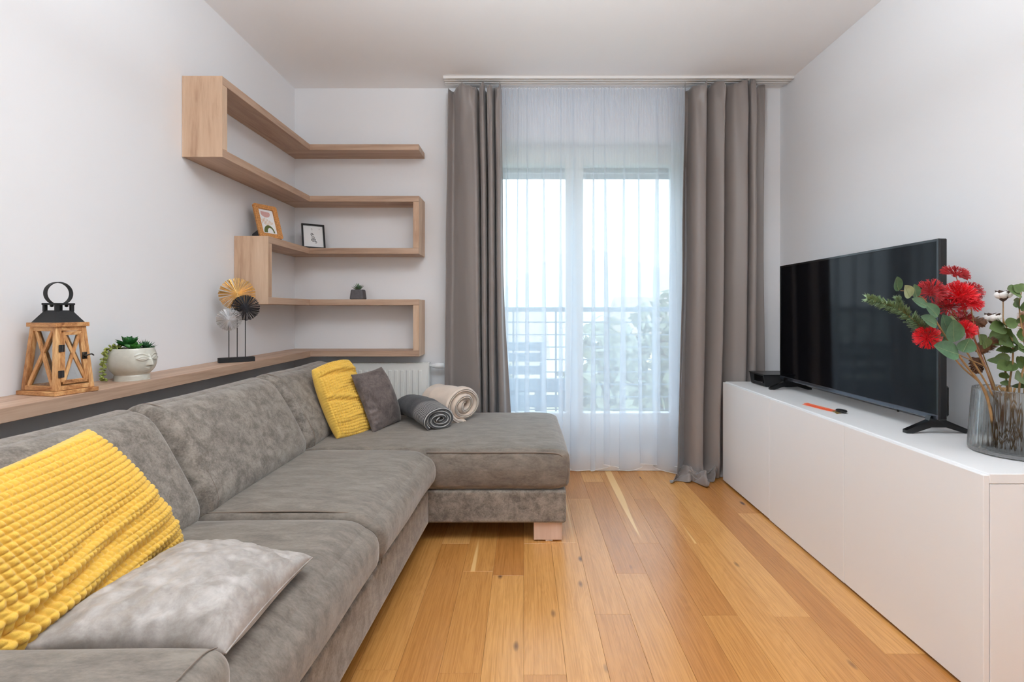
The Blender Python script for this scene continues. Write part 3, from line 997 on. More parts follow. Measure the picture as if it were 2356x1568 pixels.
def sheer():
    n, rows = 520, 110
    d0 = 3.345
    k = d0 / FPX
    x0, x1 = (1138 - VPX) * k, (1592 - VPX) * k
    u = np.linspace(0, 1, n)
    V = []
    # broad overlapping folds below, fine gathers at the heading
    cen = np.array([0.06, 0.115, 0.165, 0.25, 0.335, 0.40, 0.50, 0.56, 0.655, 0.735, 0.825, 0.90, 0.965])
    wid = np.array([0.010, 0.008, 0.012, 0.013, 0.012, 0.02, 0.012, 0.014, 0.016, 0.012, 0.024, 0.026, 0.012])
    for i in range(rows):
        v = i / (rows - 1)
        top = max(0.0, 1 - v * 9)
        grow = 0.25 + 0.75 * min(1, v * 1.4)
        X = u.copy(); Y = np.zeros(n)
        for c, w in zip(cen, wid):
            cc = c + 0.012 * (v - 0.4) * math.sin(c * 37)
            ww = w * grow * (0.9 + 0.8 * v)
            s = (u - cc) / ww
            X = X - 3.0 * ww * s * np.exp(-s * s)          # fold back on itself
            Y = Y + 0.030 * grow * np.exp(-s * s) * np.sign(math.sin(c * 91 + .3))
        Y = Y + 0.010 * (0.4 + v) * np.sin(u * 2 * PI * 9.3 + 1.2 * v)
        Y = Y + (0.007 * top + 0.0016 * max(0, 1 - v * 3)) * np.sin(u * 2 * PI * 74) + 0.003 * top * np.sin(u * 2 * PI * 41 + 1)
        X = x0 + (x1 - x0) * X
        zb = 0.035 + 0.022 * np.sin(u * 2 * PI * 5.0 + 2.4) + 0.008 * np.sin(u * 2 * PI * 11)
        Z = 2.632 + 0.004 * np.sin(u * 2 * PI * 50) * top + (zb - 2.632) * v
        V.append(np.stack([X, d0 - np.clip(Y, -0.045, 0.045), Z], 1))
    A = np.array(V)
    o = mesh_obj('sheer_curtain', A.reshape(-1, 3), grid_faces(rows, n).tolist(), M['sheer'], None, True, loc=(0.45, d0, 0))
    tag(o, 'white sheer curtain with soft folds between the two grey drapes', 'curtain')
    hem = MB()
    hem.tube(A[-1][::3], 0.0022, 5)
    hem.build('hem', M['paper'], o)
    hd = MB()
    for r_ in (0,): hd.tube(A[r_][::2] + np.array([0, -0.001, 0]), 0.0006, 4)
    hd.build('heading_tape', M['paper'], o)


sheer()
# ------------------------------------------------------------------ sofa
sofa = thing('corner_sofa', (-0.9, 1.9, 0.0), 'grey brown velour corner sofa with chaise end by the window', 'sofa')


def shear(P):
    """the long seat front drifts slightly away from the room as it nears the viewer"""
    P = P.copy()
    wgt = np.clip((P[:, 0] + 1.2) / 0.75, 0, 1)
    P[:, 0] -= 0.045 * (2.33 - P[:, 1]) * wgt
    return P


def seat_deform(P, q):
    P = shear(P)
    up = np.clip(q[:, 2], 0, 1)
    dome = (1 - np.clip(np.abs(q[:, 0]), 0, 1) ** 4) * (1 - np.clip(np.abs(q[:, 1]), 0, 1) ** 6)
    P[:, 2] += up * 0.012 * dome
    fr = np.clip(q[:, 0], 0, 1)                            # front bulges, overhangs the base
    P[:, 0] += fr ** 6 * 0.018 * (1 - np.clip(np.abs(q[:, 2]), 0, 1) ** 2)
    P += 0.0022 * np.stack([nz(P, 14, 3), nz(P, 16, 4), nz(P, 11, 5, 2)], 1) * np.clip(np.abs(q).max(1), 0, 1)[:, None]
    return P


def seam(name, path, r, parent, mat=None):
    return mesh_obj(name, *tube_geo(path, r, 6), mat or M['sofa_seam'], parent, smooth=True)


ZT = 0.450
def base_deform(P, q): return shear(P)
soft_box('base', (-1.36, 0.60, 0.095), (-0.452, 2.328, 0.258), 0.014, M['sofa'], sofa, 16, base_deform)
soft_box('base', (-1.36, 2.332, 0.095), (0.203, 3.16, 0.252), 0.014, M['sofa'], sofa, 22)
soft_box('back_frame', (-1.43, 0.62, 0.10), (-1.30, 3.16, 0.66), 0.03, M['sofa'], sofa, 16)
soft_box('chaise_rim', (-1.30, 3.145, 0.26), (-0.62, 3.195, 0.528), 0.018, M['sofa'], sofa, 14)
for y0, y1 in ((0.792, 1.556), (1.560, 2.322)):
    cu = soft_box('seat_cushion', (-1.10, y0, 0.258), (-0.432, y1, ZT), (0.095, 0.030, 0.075), M['sofa_seat'], sofa, 30, seat_deform)
    # welt seam on the camera-side edge, round the front
    prof = [(-1.05, ZT + 0.002), (-0.75, ZT + 0.008), (-0.56, ZT + 0.004), (-0.49, ZT - 0.012), (-0.448, ZT - 0.05), (-0.425, ZT - 0.10), (-0.43, ZT - 0.16)]
    yy = y0 + 0.028
    path = smooth_path([(x - 0.045 * (2.33 - yy) * min(1, max(0, (x + 1.2) / .75)) + 0.001, yy, z - 0.0005) for x, z in prof], 5)
    seam('seam', path, 0.003, cu)


def chaise_deform(P, q):
    P = P.copy()
    up = np.clip(q[:, 2], 0, 1)
    dome = (1 - np.abs(q[:, 0]) ** 4) * (1 - np.abs(q[:, 1]) ** 4)
    P[:, 2] += up * 0.014 * dome
    side = np.clip(q[:, 0], 0, 1) ** 8
    P[:, 0] += side * 0.012 * (1 - q[:, 2] ** 2)
    low = np.clip(-q[:, 2], 0, 1)
    P[:, 1] += np.clip(-q[:, 1], 0, 1) ** 8 * low * 0.01
    P[:, 1] -= np.clip(-q[:, 1], 0, 1) ** 8 * 0.010 * (1 - q[:, 2] ** 2)
    P += 0.0022 * np.stack([nz(P, 13, 6), nz(P, 15, 7), nz(P, 11, 8, 2)], 1)
    return P


ch = soft_box('chaise_cushion', (-1.10, 2.318, 0.256), (0.208, 3.17, 0.452), (0.075, 0.020, 0.030), M['sofa_seat'], sofa, 34, chaise_deform)
seam('seam', smooth_path([(-0.46, 2.3165, 0.438), (-0.3, 2.3155, 0.438), (0.0, 2.3160, 0.438), (0.13, 2.3165, 0.436), (0.175, 2.319, 0.424), (0.203, 2.322, 0.385), (0.212, 2.322, 0.33), (0.204, 2.324, 0.28)], 5), 0.0034, ch)
seam('seam', [(-0.452, 2.318, 0.43), (-0.452, 2.312, 0.38), (-0.452, 2.314, 0.30)], 0.0024, ch)

# back cushions: leaning wedge blocks with a gathered side gusset
LEAN = math.radians(27)
BL0 = np.array([-0.985, 0.0, 0.435])                    # bottom front edge
cl, sl = math.cos(LEAN), math.sin(LEAN)


def back_pt(s, y, t):
    """s: depth behind the front face, t: height along the face"""
    return BL0 + np.array([-sl * t - cl * s, 0, cl * t - sl * s]) + np.array([0, y, 0])


def back_deform_fn(y0, y1):
    def f(P, q):
        # local box: x = s (0..D), y, z = t
        s, y, t = P[:, 0].copy(), P[:, 1].copy(), P[:, 2].copy()
        t01 = np.clip((q[:, 2] + 1) / 2, 0, 1)
        front = np.clip(-q[:, 0], 0, 1)
        dome = (1 - np.abs(q[:, 1]) ** 5) * (1 - np.abs(q[:, 2]) ** 4)
        s -= front * 0.020 * dome
        s += 0.03 * t01 ** 3 * np.clip(1 - s / 0.185, 0, 1)   # top rolls back
        # gathered gusset on the camera side
        gs = np.clip(-q[:, 1], 0, 1) ** 10
        y += gs * 0.004 * np.sin(t * 210 + 3 * np.sin(t * 37)) * np.clip(1 - np.abs(q[:, 2]) ** 6, 0, 1)
        Q = np.stack([s, y, t], 1)
        s += 0.004 * nz(Q, 9, 9, 2) * front
        t += 0.003 * nz(Q, 8, 10)
        base = BL0[None, :] + np.stack([-sl * t - cl * s, y, cl * t - sl * s], 1)
        return base
    return f


for y0, y1 in ((0.70, 1.566), (1.562, 2.318), (2.314, 3.06)):
    bc = soft_box('back_cushion', (0.0, y0, 0.0), (0.185, y1, 0.455), (0.088, 0.045, 0.095), M['sofa'], sofa, 26, back_deform_fn(y0, y1))
    pts = []
    ks = [(0.088 * (1 - math.cos(f)), 0.095 * (1 - math.sin(f)), 1 - f * .5) for f in np.linspace(1.0, 0, 5)]
    ks += [(0.0, t, 1.0) for t in np.linspace(0.12, 0.345, 9)]
    ks += [(0.088 * (1 - math.cos(f)), 0.36 + 0.095 * math.sin(f), 1 - f * .5) for f in np.linspace(0.0, 1.5, 8)]
    for s_, t, fr_ in ks:
        t01 = t / 0.455
        dm = (1 - 0.86 ** 5) * (1 - abs(2 * t01 - 1) ** 4)
        pts.append(back_pt(s_ - fr_ * 0.020 * dm + 0.03 * t01 ** 3 * (1 - s_ / 0.185), y0 + 0.058, t))
    seam('seam', smooth_path(pts, 3), 0.0022, bc)


def arm_deform(P, q):
    P = P.copy()
    P[:, 2] += np.clip(q[:, 2], 0, 1) * 0.004 * nz(P, 6, 12)
    P += 0.0015 * np.stack([nz(P, 12, 13), nz(P, 13, 14), nz(P, 12, 15)], 1)
    return P


arm = soft_box('armrest', (-1.36, 0.55, 0.10), (-0.455, 0.786, 0.585), (0.045, 0.04, 0.04), M['sofa_seat'], sofa, 24, arm_deform)
seam('seam', smooth_path([(-0.486, 0.775, 0.575), (-0.488, 0.74, 0.5865), (-0.489, 0.66, 0.587), (-0.489, 0.60, 0.5865), (-0.487, 0.56, 0.57), (-0.486, 0.551, 0.50), (-0.486, 0.551, 0.2)], 5), 0.0013, arm)
for (x, y) in ((0.048, 2.352), (0.048, 3.0), (-1.25, 2.95), (-0.62, 0.65), (-1.25, 0.65)):
    lg = box('leg', (x, y, 0.007), (x + 0.137, y + 0.085, 0.097), M['leg_wood'], sofa, 0.002)
    MB().box((x + 0.056, y + 0.004, 0.0005), (x + 0.092, y + 0.04, 0.007), 0.002).build('glide', M['white_pvc'], lg)


# ------------------------------------------------------------------ pillows
def pillow(name, TL, TR, BL, BR, thick, mat, label, res=90, back=0.5, pull=0.07, waffle=None, wr=None, seed=0, power=0.42, tufts=None):
    """cushion between four corner points; its front faces cross(TR-TL, BL-TL) reversed"""
    TL, TR, BL, BR = [np.array(p, float) for p in (TL, TR, BL, BR)]
    ru, rv = res if isinstance(res, tuple) else (res, res)
    def sp(n):
        u = -0.5 * np.cos(np.linspace(0, PI, n)) * 0.45 + (np.linspace(0, 1, n) - 0.5) * 0.55
        return (u - u.min()) / (u.max() - u.min())
    U, Vv = np.meshgrid(sp(ru), sp(rv), indexing='ij')
    s, t = 2 * U - 1, 2 * Vv - 1
    s2 = s * (1 - pull * (1 - t * t)); t2 = t * (1 - pull * (1 - s * s))
    a, b = (s2 + 1) / 2, (t2 + 1) / 2
    A = ((1 - a) * (1 - b))[..., None] * TL + (a * (1 - b))[..., None] * TR + ((1 - a) * b)[..., None] * BL + (a * b)[..., None] * BR
    nrm = np.cross(BL - TL + BR - TR, TR - TL + BR - BL)
    nrm /= np.linalg.norm(nrm)
    prof = np.clip((1 - s * s) * (1 - t * t), 0, 1) ** power
    edge = np.clip((1 - s * s) * (1 - t * t) * 6, 0, 1)
    Wl = np.linalg.norm(TR - TL); Hl = np.linalg.norm(BL - TL)
    mb_V = []
    for side in (1, -1):
        h = thick * (1 - back if side > 0 else back) * prof
        h = h + side * 0 + 0.10 * thick * edge * nz(np.stack([U * Wl, Vv * Hl, U * 0], -1), 9, seed)
        if wr is not None and side > 0: h = h + wr(U, Vv) * edge
        Q = A + side * h[..., None] * nrm
        if waffle is not None and side > 0:
            nu, nv, amp = waffle
            du = np.gradient(Q, axis=0); dv = np.gradient(Q, axis=1)
            nn = np.cross(dv, du); nn /= np.linalg.norm(nn, axis=-1)[..., None] + 1e-12
            if np.mean(nn @ nrm) < 0: nn = -nn
            warp = 0.35 * nz(np.stack([U * 3, Vv * 3, U * 0], -1), 1.7, seed + 2)
            cu = ((U * nu + warp) % 1) * 2 - 1
            cv = ((Vv * nv + warp) % 1) * 2 - 1
            cell = np.clip(1 - np.abs(cu) ** 2, 0, 1) ** 0.8 * np.clip(1 - np.abs(cv) ** 3, 0, 1) ** 0.7
            Q = Q + (amp * (cell - 0.25))[..., None] * nn * np.clip(edge * 2, 0.3, 1)[..., None]
        mb_V.append(Q.reshape(-1, 3))
    F = np.vstack([grid_faces(ru, rv, 0, flip=True), grid_faces(ru, rv, ru * rv)])
    ctr = (TL + TR + BL + BR) / 4
    zmin = min(v[:, 2].min() for v in mb_V)
    o = mesh_obj(name, np.vstack(mb_V), F.tolist(), mat, None, True, loc=(ctr[0], ctr[1], zmin), weld=0.00005 if waffle is None else 0)
    tag(o, label, 'cushion')
    return o, A


def big_wr(U, V):
    # slumped folds running across the lower half
    w = np.zeros_like(U)
    for c, sl_, a, wd in ((0.58, -0.16, 0.010, 0.030), (0.72, -0.10, 0.012, 0.035), (0.86, -0.14, 0.010, 0.03), (0.47, -0.22, 0.004, 0.03)):
        d = V - (c + sl_ * (U - 0.5))
        w += a * (np.exp(-(d / wd) ** 2) - 0.9 * np.exp(-((d - wd * 1.7) / wd) ** 2)) * (0.55 + 0.45 * np.cos((U - 0.25) * 3.0))
    return w


pillow('throw_cushion', (-0.985, 0.70, 0.800), (-1.075, 1.205, 0.815), (-0.86, 0.80, 0.445), (-0.952, 1.365, 0.452), 0.14, M['yellow'],
       'large yellow waffle knit cushion slumped against the armrest end', res=(390, 290), back=0.35, pull=0.05, waffle=(37, 27, 0.0080), wr=big_wr, seed=3, power=0.36)


def small_wr(U, V):
    w = np.zeros_like(U)
    for c, sl_, a, wd in ((0.13, 0.05, 0.012, 0.03), (0.52, 0.16, 0.010, 0.03), (0.76, -0.1, 0.005, 0.03), (0.34, -.2, 0.003, 0.03)):
        d = V - (c + sl_ * (U - 0.5))
        w += a * (np.exp(-(d / wd) ** 2) - 0.9 * np.exp(-((d - wd * 1.6) / wd) ** 2)) * np.clip(1.3 - 1.2 * np.abs(U - 0.4), 0, 1)
    return w


pillow('throw_cushion', (-1.105, 2.55, 0.800), (-1.005, 2.80, 0.825), (-0.945, 2.475, 0.462), (-0.84, 2.71, 0.455), 0.125, M['yellow'],
       'smaller yellow waffle knit cushion propped at the sofa corner', res=(220, 290), back=0.45, pull=-0.07, waffle=(20, 28, 0.0075), wr=small_wr, seed=5, power=0.33)


def taupe_wr(U, V):
    w = 0.006 * nz(np.stack([U * 1.0, V * 1.0, U * 0], -1), 26, 4, 2)
    e = np.clip((U - 0.72) / 0.28, 0, 1)
    w += 0.006 * e * np.sin(V * 46 + 3 * np.sin(V * 9)) * (1 - e * 0.3)
    return w


tp, A = pillow('throw_cushion', (-0.875, 1.265, 0.510), (-0.528, 1.222, 0.492), (-0.865, 0.83, 0.530), (-0.540, 0.885, 0.488), 0.115, M['taupe'],
               'shiny light taupe velvet cushion lying flat on the seat', res=150, back=0.42, pull=0.05, wr=taupe_wr, seed=7, power=0.40)
seam('seam', A[-1], 0.0018, tp, M['taupe'])


def grey_wr(U, V):
    e = np.clip((0.25 - U) / 0.25, 0, 1)
    return 0.004 * e * np.sin(V * 50 + 2 * np.sin(V * 8))


gp, A = pillow('throw_cushion', (-0.930, 2.635, 0.765), (-0.825, 2.83, 0.785), (-0.800, 2.60, 0.456), (-0.722, 2.87, 0.462), 0.105, M['grey_velvet'],
               'small dark grey brown velvet cushion leaning beside the yellow cushion', res=110, back=0.35, pull=0.05, wr=grey_wr, seed=9, power=0.40)
seam('seam', A[0], 0.002, gp, M['grey_velvet'])


# ------------------------------------------------------------------ rolled throws
def roll(name, P0, P1, R0, R1, squash, turns, th_frac, mat, label, phase=0.0, seed=0, wrinkle=0.004, r_in=0.10, bend=0.0, nax=36, per=46, soft=1.0):
    """rolled blanket: one long sheet wound in a spiral, P0 = visible end"""
    P0, P1 = np.array(P0, float), np.array(P1, float)
    L = np.linalg.norm(P1 - P0); ax_ = (P1 - P0) / L
    up = np.array([0, 0, 1.0]); up = up - ax_ * up.dot(ax_); up /= np.linalg.norm(up)
    sd_ = np.cross(ax_, up)
    nth = int(per * turns)
    th = np.linspace(0, 2 * PI * turns, nth)
    rr_ = r_in + (1 - r_in) * th / th[-1]
    pitch = (1 - r_in) / turns
    half = pitch * th_frac / 2
    tt = np.concatenate([np.array([0, 0.006, 0.014, 0.03]) * soft, np.linspace(0.04 * soft, 1 - 0.04 * soft, nax), 1 - np.array([0.03, 0.014, 0.006, 0.0]) * soft])
    rnd = np.concatenate([[0.25, 0.75, 0.95, 1.0], np.ones(nax), [1.0, 0.95, 0.75, 0.25]])
    V, axial = [], []
    rows = len(tt)
    for t, k in zip(tt, rnd):
        R = R0 + (R1 - R0) * t
        for sgn in (1, -1):
            r_ = (rr_ + sgn * half * k) * R
            a = r_ * np.cos(th + phase); b = r_ * np.sin(th + phase) * squash
            b = np.maximum(b, -R * squash * 0.93)
            C = P0 + ax_ * (t * L) + up * (bend * math.sin(PI * t))
            Q = C + a[:, None] * sd_ + b[:, None] * up
            out = (a[:, None] * sd_ + b[:, None] * up); out /= np.linalg.norm(out, axis=1)[:, None] + 1e-9
            lay = rr_ ** 2
            Q = Q + out * (wrinkle * nz(Q, 24, seed, 2) * lay)[:, None]
            Q = Q + ax_ * (0.010 * np.sin(th * 1.3 + seed) * R0 / 0.1 * (1 if t < 0.5 else -1) * abs(1 - 2 * t) ** 6)[:, None]
            V.append(Q); axial.append(np.full(nth, t * L))
    V = np.array(V)                                       # (rows*2, nth, 3)
    idx = np.arange(rows * 2 * nth).reshape(rows, 2, nth)
    F = []
    for s_ in (0, 1):
        a = idx[:-1, s_, :-1].ravel(); b = idx[1:, s_, :-1].ravel(); c = idx[1:, s_, 1:].ravel(); d = idx[:-1, s_, 1:].ravel()
        f = np.stack([a, b, c, d], 1)
        F.append(f if s_ else f[:, ::-1])
    for r_i, fl in ((0, False), (rows - 1, True)):        # the two rolled ends
        a = idx[r_i, 0, :-1]; b = idx[r_i, 0, 1:]; c = idx[r_i, 1, 1:]; d = idx[r_i, 1, :-1]
        f = np.stack([a, b, c, d], 1); F.append(f[:, ::-1] if fl else f)
    for e_i, fl in ((0, True), (nth - 1, False)):         # inner and outer edges of the sheet
        a = idx[:-1, 0, e_i]; b = idx[1:, 0, e_i]; c = idx[1:, 1, e_i]; d = idx[:-1, 1, e_i]
        f = np.stack([a, b, c, d], 1); F.append(f[:, ::-1] if fl else f)
    VV = V.reshape(-1, 3)
    o = mesh_obj(name, VV, np.vstack(F).tolist(), mat, None, True, loc=((P0 + P1) / 2 * np.array([1, 1, 0]) + np.array([0, 0, VV[:, 2].min()])).tolist(), attrs={'axial': np.concatenate(axial)})
    return tag(o, label, 'blanket'), ax_, up, sd_


st, ax_, up, sd_ = roll('rolled_throw', (-0.455, 2.665, 0.517), (-0.690, 2.985, 0.535), 0.092, 0.098, 0.66, 3.4, 0.86, M['stripe'],
                        'dark grey striped throw rolled up on the chaise', phase=1.41, seed=3, wrinkle=0.005, bend=0.018)
fr = MB()
rf = random.Random(5)
for i in range(46):                                       # knotted fringe at the far end
    an = rf.uniform(0.4, 3.6)
    c = np.array((-0.690, 2.985, 0.535)) + (sd_ * math.cos(an) + up * 0.66 * math.sin(an)) * 0.094
    d = ax_ * 0.020 + sd_ * rf.uniform(-.012, .012) + np.array([0, 0, -0.012])
    fr.tube(smooth_path([c - ax_ * 0.01, c + d * 0.6 + up * 0.004, c + d * 1.3 - up * 0.012], 3), 0.0022, 4)
fr.build('fringe', M['fringe'], st)
bl, ax_, up, sd_ = roll('rolled_blanket', (-0.340, 2.862, 0.558), (-0.560, 3.075, 0.560), 0.118, 0.108, 0.86, 2.6, 0.97, M['beige'],
                        'beige fleece blanket rolled up at the back of the chaise', phase=0.94, seed=8, wrinkle=0.011, r_in=0.16, soft=2.6)
c = np.array((-0.545, 3.02, 0.59)) + sd_ * -0.0
tg = MB(); tg.tube([(-0.560, 2.975, 0.603), (-0.556, 2.970, 0.592), (-0.555, 2.968, 0.580)], 0.003, 5)
tg.build('care_label', M['paper'], bl)
# ------------------------------------------------------------------ lantern on the ledge
def build_lantern():
    near = np.array([-1.424, 1.484, ZS[4]])
    eL = np.array([-0.974, 0.227, 0]); eR = np.array([0.227, 0.974, 0]); eZ = np.array([0, 0, 1.0])
    a, b = 0.160, 0.126
    ctr = near + eL * a / 2 + eR * b / 2
    Lt = thing('candle_lantern', ctr.tolist(), 'tapered wooden lantern with black metal roof and ring handle on the ledge', 'lantern')
    R = np.stack([eL, eR, eZ], 1)

    def pt(u, v, z): return ctr + eL * u + eR * v + eZ * z
    def lbox(mb, u0, u1, v0, v1, z0, z1, bev=0.001):
        V, F = box_geo((u0, v0, z0), (u1, v1, z1), bev)
        mb.add(V @ R.T + ctr, F); return mb
    # base slab
    lbox(MB(), -a / 2, a / 2, -b / 2, b / 2, 0.0005, 0.014, 0.0015).build('base', M['lantern_x'], Lt)
    H0, H1 = 0.014, 0.212
    ub, vb, ut, vt = a / 2 - 0.010, b / 2 - 0.009, a / 2 * 0.74 - 0.006, b / 2 * 0.74 - 0.006

    def bar(P, Q, w, d, nrm, mat, name='bar', parent=None):
        """squared stick from P to Q, w in the face plane, d along nrm"""
        P, Q = np.array(P), np.array(Q)
        t = (Q - P); Ln = np.linalg.norm(t); t /= Ln
        n_ = nrm - t * nrm.dot(t); n_ /= np.linalg.norm(n_)
        s_ = np.cross(t, n_)
        V, F = box_geo((-w / 2, -d / 2, 0), (w / 2, d / 2, Ln), 0.0008)
        V = P + V[:, :1] * s_ + V[:, 1:2] * n_ + V[:, 2:] * t
        return mesh_obj(name, V, F, mat, parent or Lt)

    def lev(z):
        k = (z - H0) / (H1 - H0)
        return ub + (ut - ub) * k, vb + (vt - vb) * k
    for su in (-1, 1):
        for sv in (-1, 1):
            bar(pt(su * (ub - .006), sv * (vb - .006), H0), pt(su * (ut - .006), sv * (vt - .006), H1), 0.015, 0.015, eL, M['lantern_z'], 'corner_post')
    # four sides: 0 = camera side face (normal -eR), 1 = right hand door face (normal -eL)
    sides = [('v', -1), ('u', -1), ('v', 1), ('u', 1)]
    for ax, sg in sides:
        def fp(k, z):        # point on that face; k in -1..1 across
            u, v = lev(z)
            return pt(k * (u - .012), sg * (v - .005), z) if ax == 'v' else pt(sg * (u - .005), k * (v - .012), z)
        nrm = (eR if ax == 'v' else eL) * sg
        z0, z1 = H0 + 0.008, H1 - 0.007
        for z in (z0, z1):
            bar(fp(-1, z), fp(1, z), 0.014, 0.011, nrm, M['lantern_x'], 'rail')
        door = ax == 'u' and sg == -1
        za, zb = z0 + 0.006, z1 - 0.006
        if door:
            # inner hinged door frame
            def dp(k, z): return fp(k * 0.86, z) + nrm * 0.004
            dz0, dz1 = z0 + 0.018, z1 - 0.014
            dr = bar(dp(-1, dz0), dp(-1, dz1), 0.012, 0.010, nrm, M['lantern_z'], 'door')
            bar(dp(1, dz0), dp(1, dz1), 0.012, 0.010, nrm, M['lantern_z'], 'door_stile', dr)
            bar(dp(-1, dz0), dp(1, dz0), 0.012, 0.010, nrm, M['lantern_x'], 'door_rail', dr)
            bar(dp(-1, dz1), dp(1, dz1), 0.012, 0.010, nrm, M['lantern_x'], 'door_rail', dr)
            bar(dp(-.86, dz0 + .006), dp(.8, dz1 - .006), 0.009, 0.006, nrm, M['lantern_z'], 'cross_bar', dr)
            bar(dp(.86, dz0 + .006), dp(-.8, dz1 - .006), 0.009, 0.006, nrm, M['lantern_z'], 'cross_bar', dr)
            for z in (0.066, 0.145):
                hmb = MB()
                V, F = box_geo((-.0075, -.002, -.011), (.0075, .002, .011), .0008)
                s_ = np.cross(eZ, nrm)
                c_ = fp(-1.0, z) + nrm * 0.0095
                kk = 1 if (fp(1, z) - fp(-1, z)).dot(s_) > 0 else -1
                hmb.add(c_ + V[:, :1] * s_ + V[:, 1:2] * nrm + V[:, 2:] * eZ, F)
                hmb.tube([c_ + nrm * .002 - eZ * .011, c_ + nrm * .002 + eZ * .011], 0.0022, 6)
                hmb.build('hinge', M['black_iron'], dr)
            c_ = dp(0.98, 0.118) + nrm * 0.006
            lm = MB()
            s_ = (fp(1, .1) - fp(-1, .1)); s_ /= np.linalg.norm(s_)
            V, F = box_geo((-.007, -.002, -.011), (.007, .002, .011), .001)
            lm.add(c_ + V[:, :1] * s_ + V[:, 1:2] * nrm + V[:, 2:] * eZ, F)
            lm.tube(smooth_path([c_ + nrm * .004 - eZ * .006, c_ + nrm * .009, c_ + nrm * .012 + s_ * .012 + eZ * .004, c_ + nrm * .010 + s_ * .020 - eZ * .001], 4), 0.0022, 6)
            lm.lathe([(.003, 0), (.0045, .004), (.003, .008), (0, .009)], c_, 10, axis_to(nrm))
            lm.build('latch', M['dark_bronze'], dr, smooth=True)
        else:
            bar(fp(-.88, za), fp(.80, zb), 0.011, 0.007, nrm, M['lantern_z'], 'cross_bar')
            bar(fp(.88, za), fp(-.80, zb), 0.011, 0.007, nrm, M['lantern_z'], 'cross_bar')
        # glass pane inside
        i0 = [fp(-1, za) - nrm * .006, fp(1, za) - nrm * .006, fp(1, zb) - nrm * .006, fp(-1, zb) - nrm * .006]
        i1 = [p - nrm * .0015 for p in i0]
        mesh_obj('glass_pane', i0 + i1, [(0, 1, 2, 3), (7, 6, 5, 4), (0, 4, 5, 1), (1, 5, 6, 2), (2, 6, 7, 3), (3, 7, 4, 0)], M['lantern_glass'], Lt)
    # wooden top plate
    k = 0.765
    lbox(MB(), -a / 2 * k, a / 2 * k, -b / 2 * k, b / 2 * k, H1, H1 + 0.013, .001).build('top_plate', M['lantern_x'], Lt)
    zt = H1 + 0.013
    # hipped roof
    def ring(u, v, z): return [pt(-u, -v, z), pt(u, -v, z), pt(u, v, z), pt(-u, v, z)]
    Vr = ring(a / 2 * .63, b / 2 * .66, zt) + ring(a / 2 * .34, b / 2 * .36, zt + 0.036)
    mesh_obj('roof', Vr, [(0, 1, 5, 4), (1, 2, 6, 5), (2, 3, 7, 6), (3, 0, 4, 7), (4, 5, 6, 7), (3, 2, 1, 0)], M['black_matte'], Lt)
    # vent: corner posts and cap
    vm = MB()
    for su in (-1, 1):
        for sv in (-1, 1):
            u, v = a / 2 * .31 * su, b / 2 * .33 * sv
            lbox(vm, u - .0045, u + .0045, v - .0045, v + .0045, zt + .034, zt + .056, .0004)
    lbox(vm, -a / 2 * .33, a / 2 * .33, -b / 2 * .35, b / 2 * .35, zt + .034, zt + .038)
    vm.build('vent', M['black_matte'], Lt)
    lbox(MB(), -a / 2 * .40, a / 2 * .40, -b / 2 * .42, b / 2 * .42, zt + .055, zt + .061).build('cap', M['black_matte'], Lt)
    # ring handle: flat strap bent to an open circle, facing the viewer
    xd = eR.copy(); yd = np.cross(eZ, xd)
    V, F = [], []
    n = 40
    R_ = 0.037
    for i in range(n + 1):
        an = math.radians(-58 + 296 * i / n)
        for rr_, w in ((R_, -.0075), (R_, .0075), (R_ - .0025, .0075), (R_ - .0025, -.0075)):
            V.append(pt(0, 0, zt + .060 + R_ * .86) + xd * math.cos(an) * rr_ + eZ * math.sin(an) * rr_ + yd * w)
    for i in range(n):
        for j in range(4):
            q = (j + 1) % 4
            F.append((4 * i + j, 4 * i + q, 4 * i + 4 + q, 4 * i + 4 + j))
    F += [(3, 2, 1, 0), (4 * n, 4 * n + 1, 4 * n + 2, 4 * n + 3)]
    rg = mesh_obj('ring_handle', V, F, M['black_matte'], Lt, smooth=False)
    for sx in (-1, 1):
        MB().lathe([(.004, 0), (.0055, .003), (.003, .006), (0, .007)], pt(0, 0, zt + .058) + xd * sx * .0205 - yd * .003 - eZ * .003, 8, axis_to((0, 0, -1))).build('rivet', M['black_matte'], rg)


build_lantern()


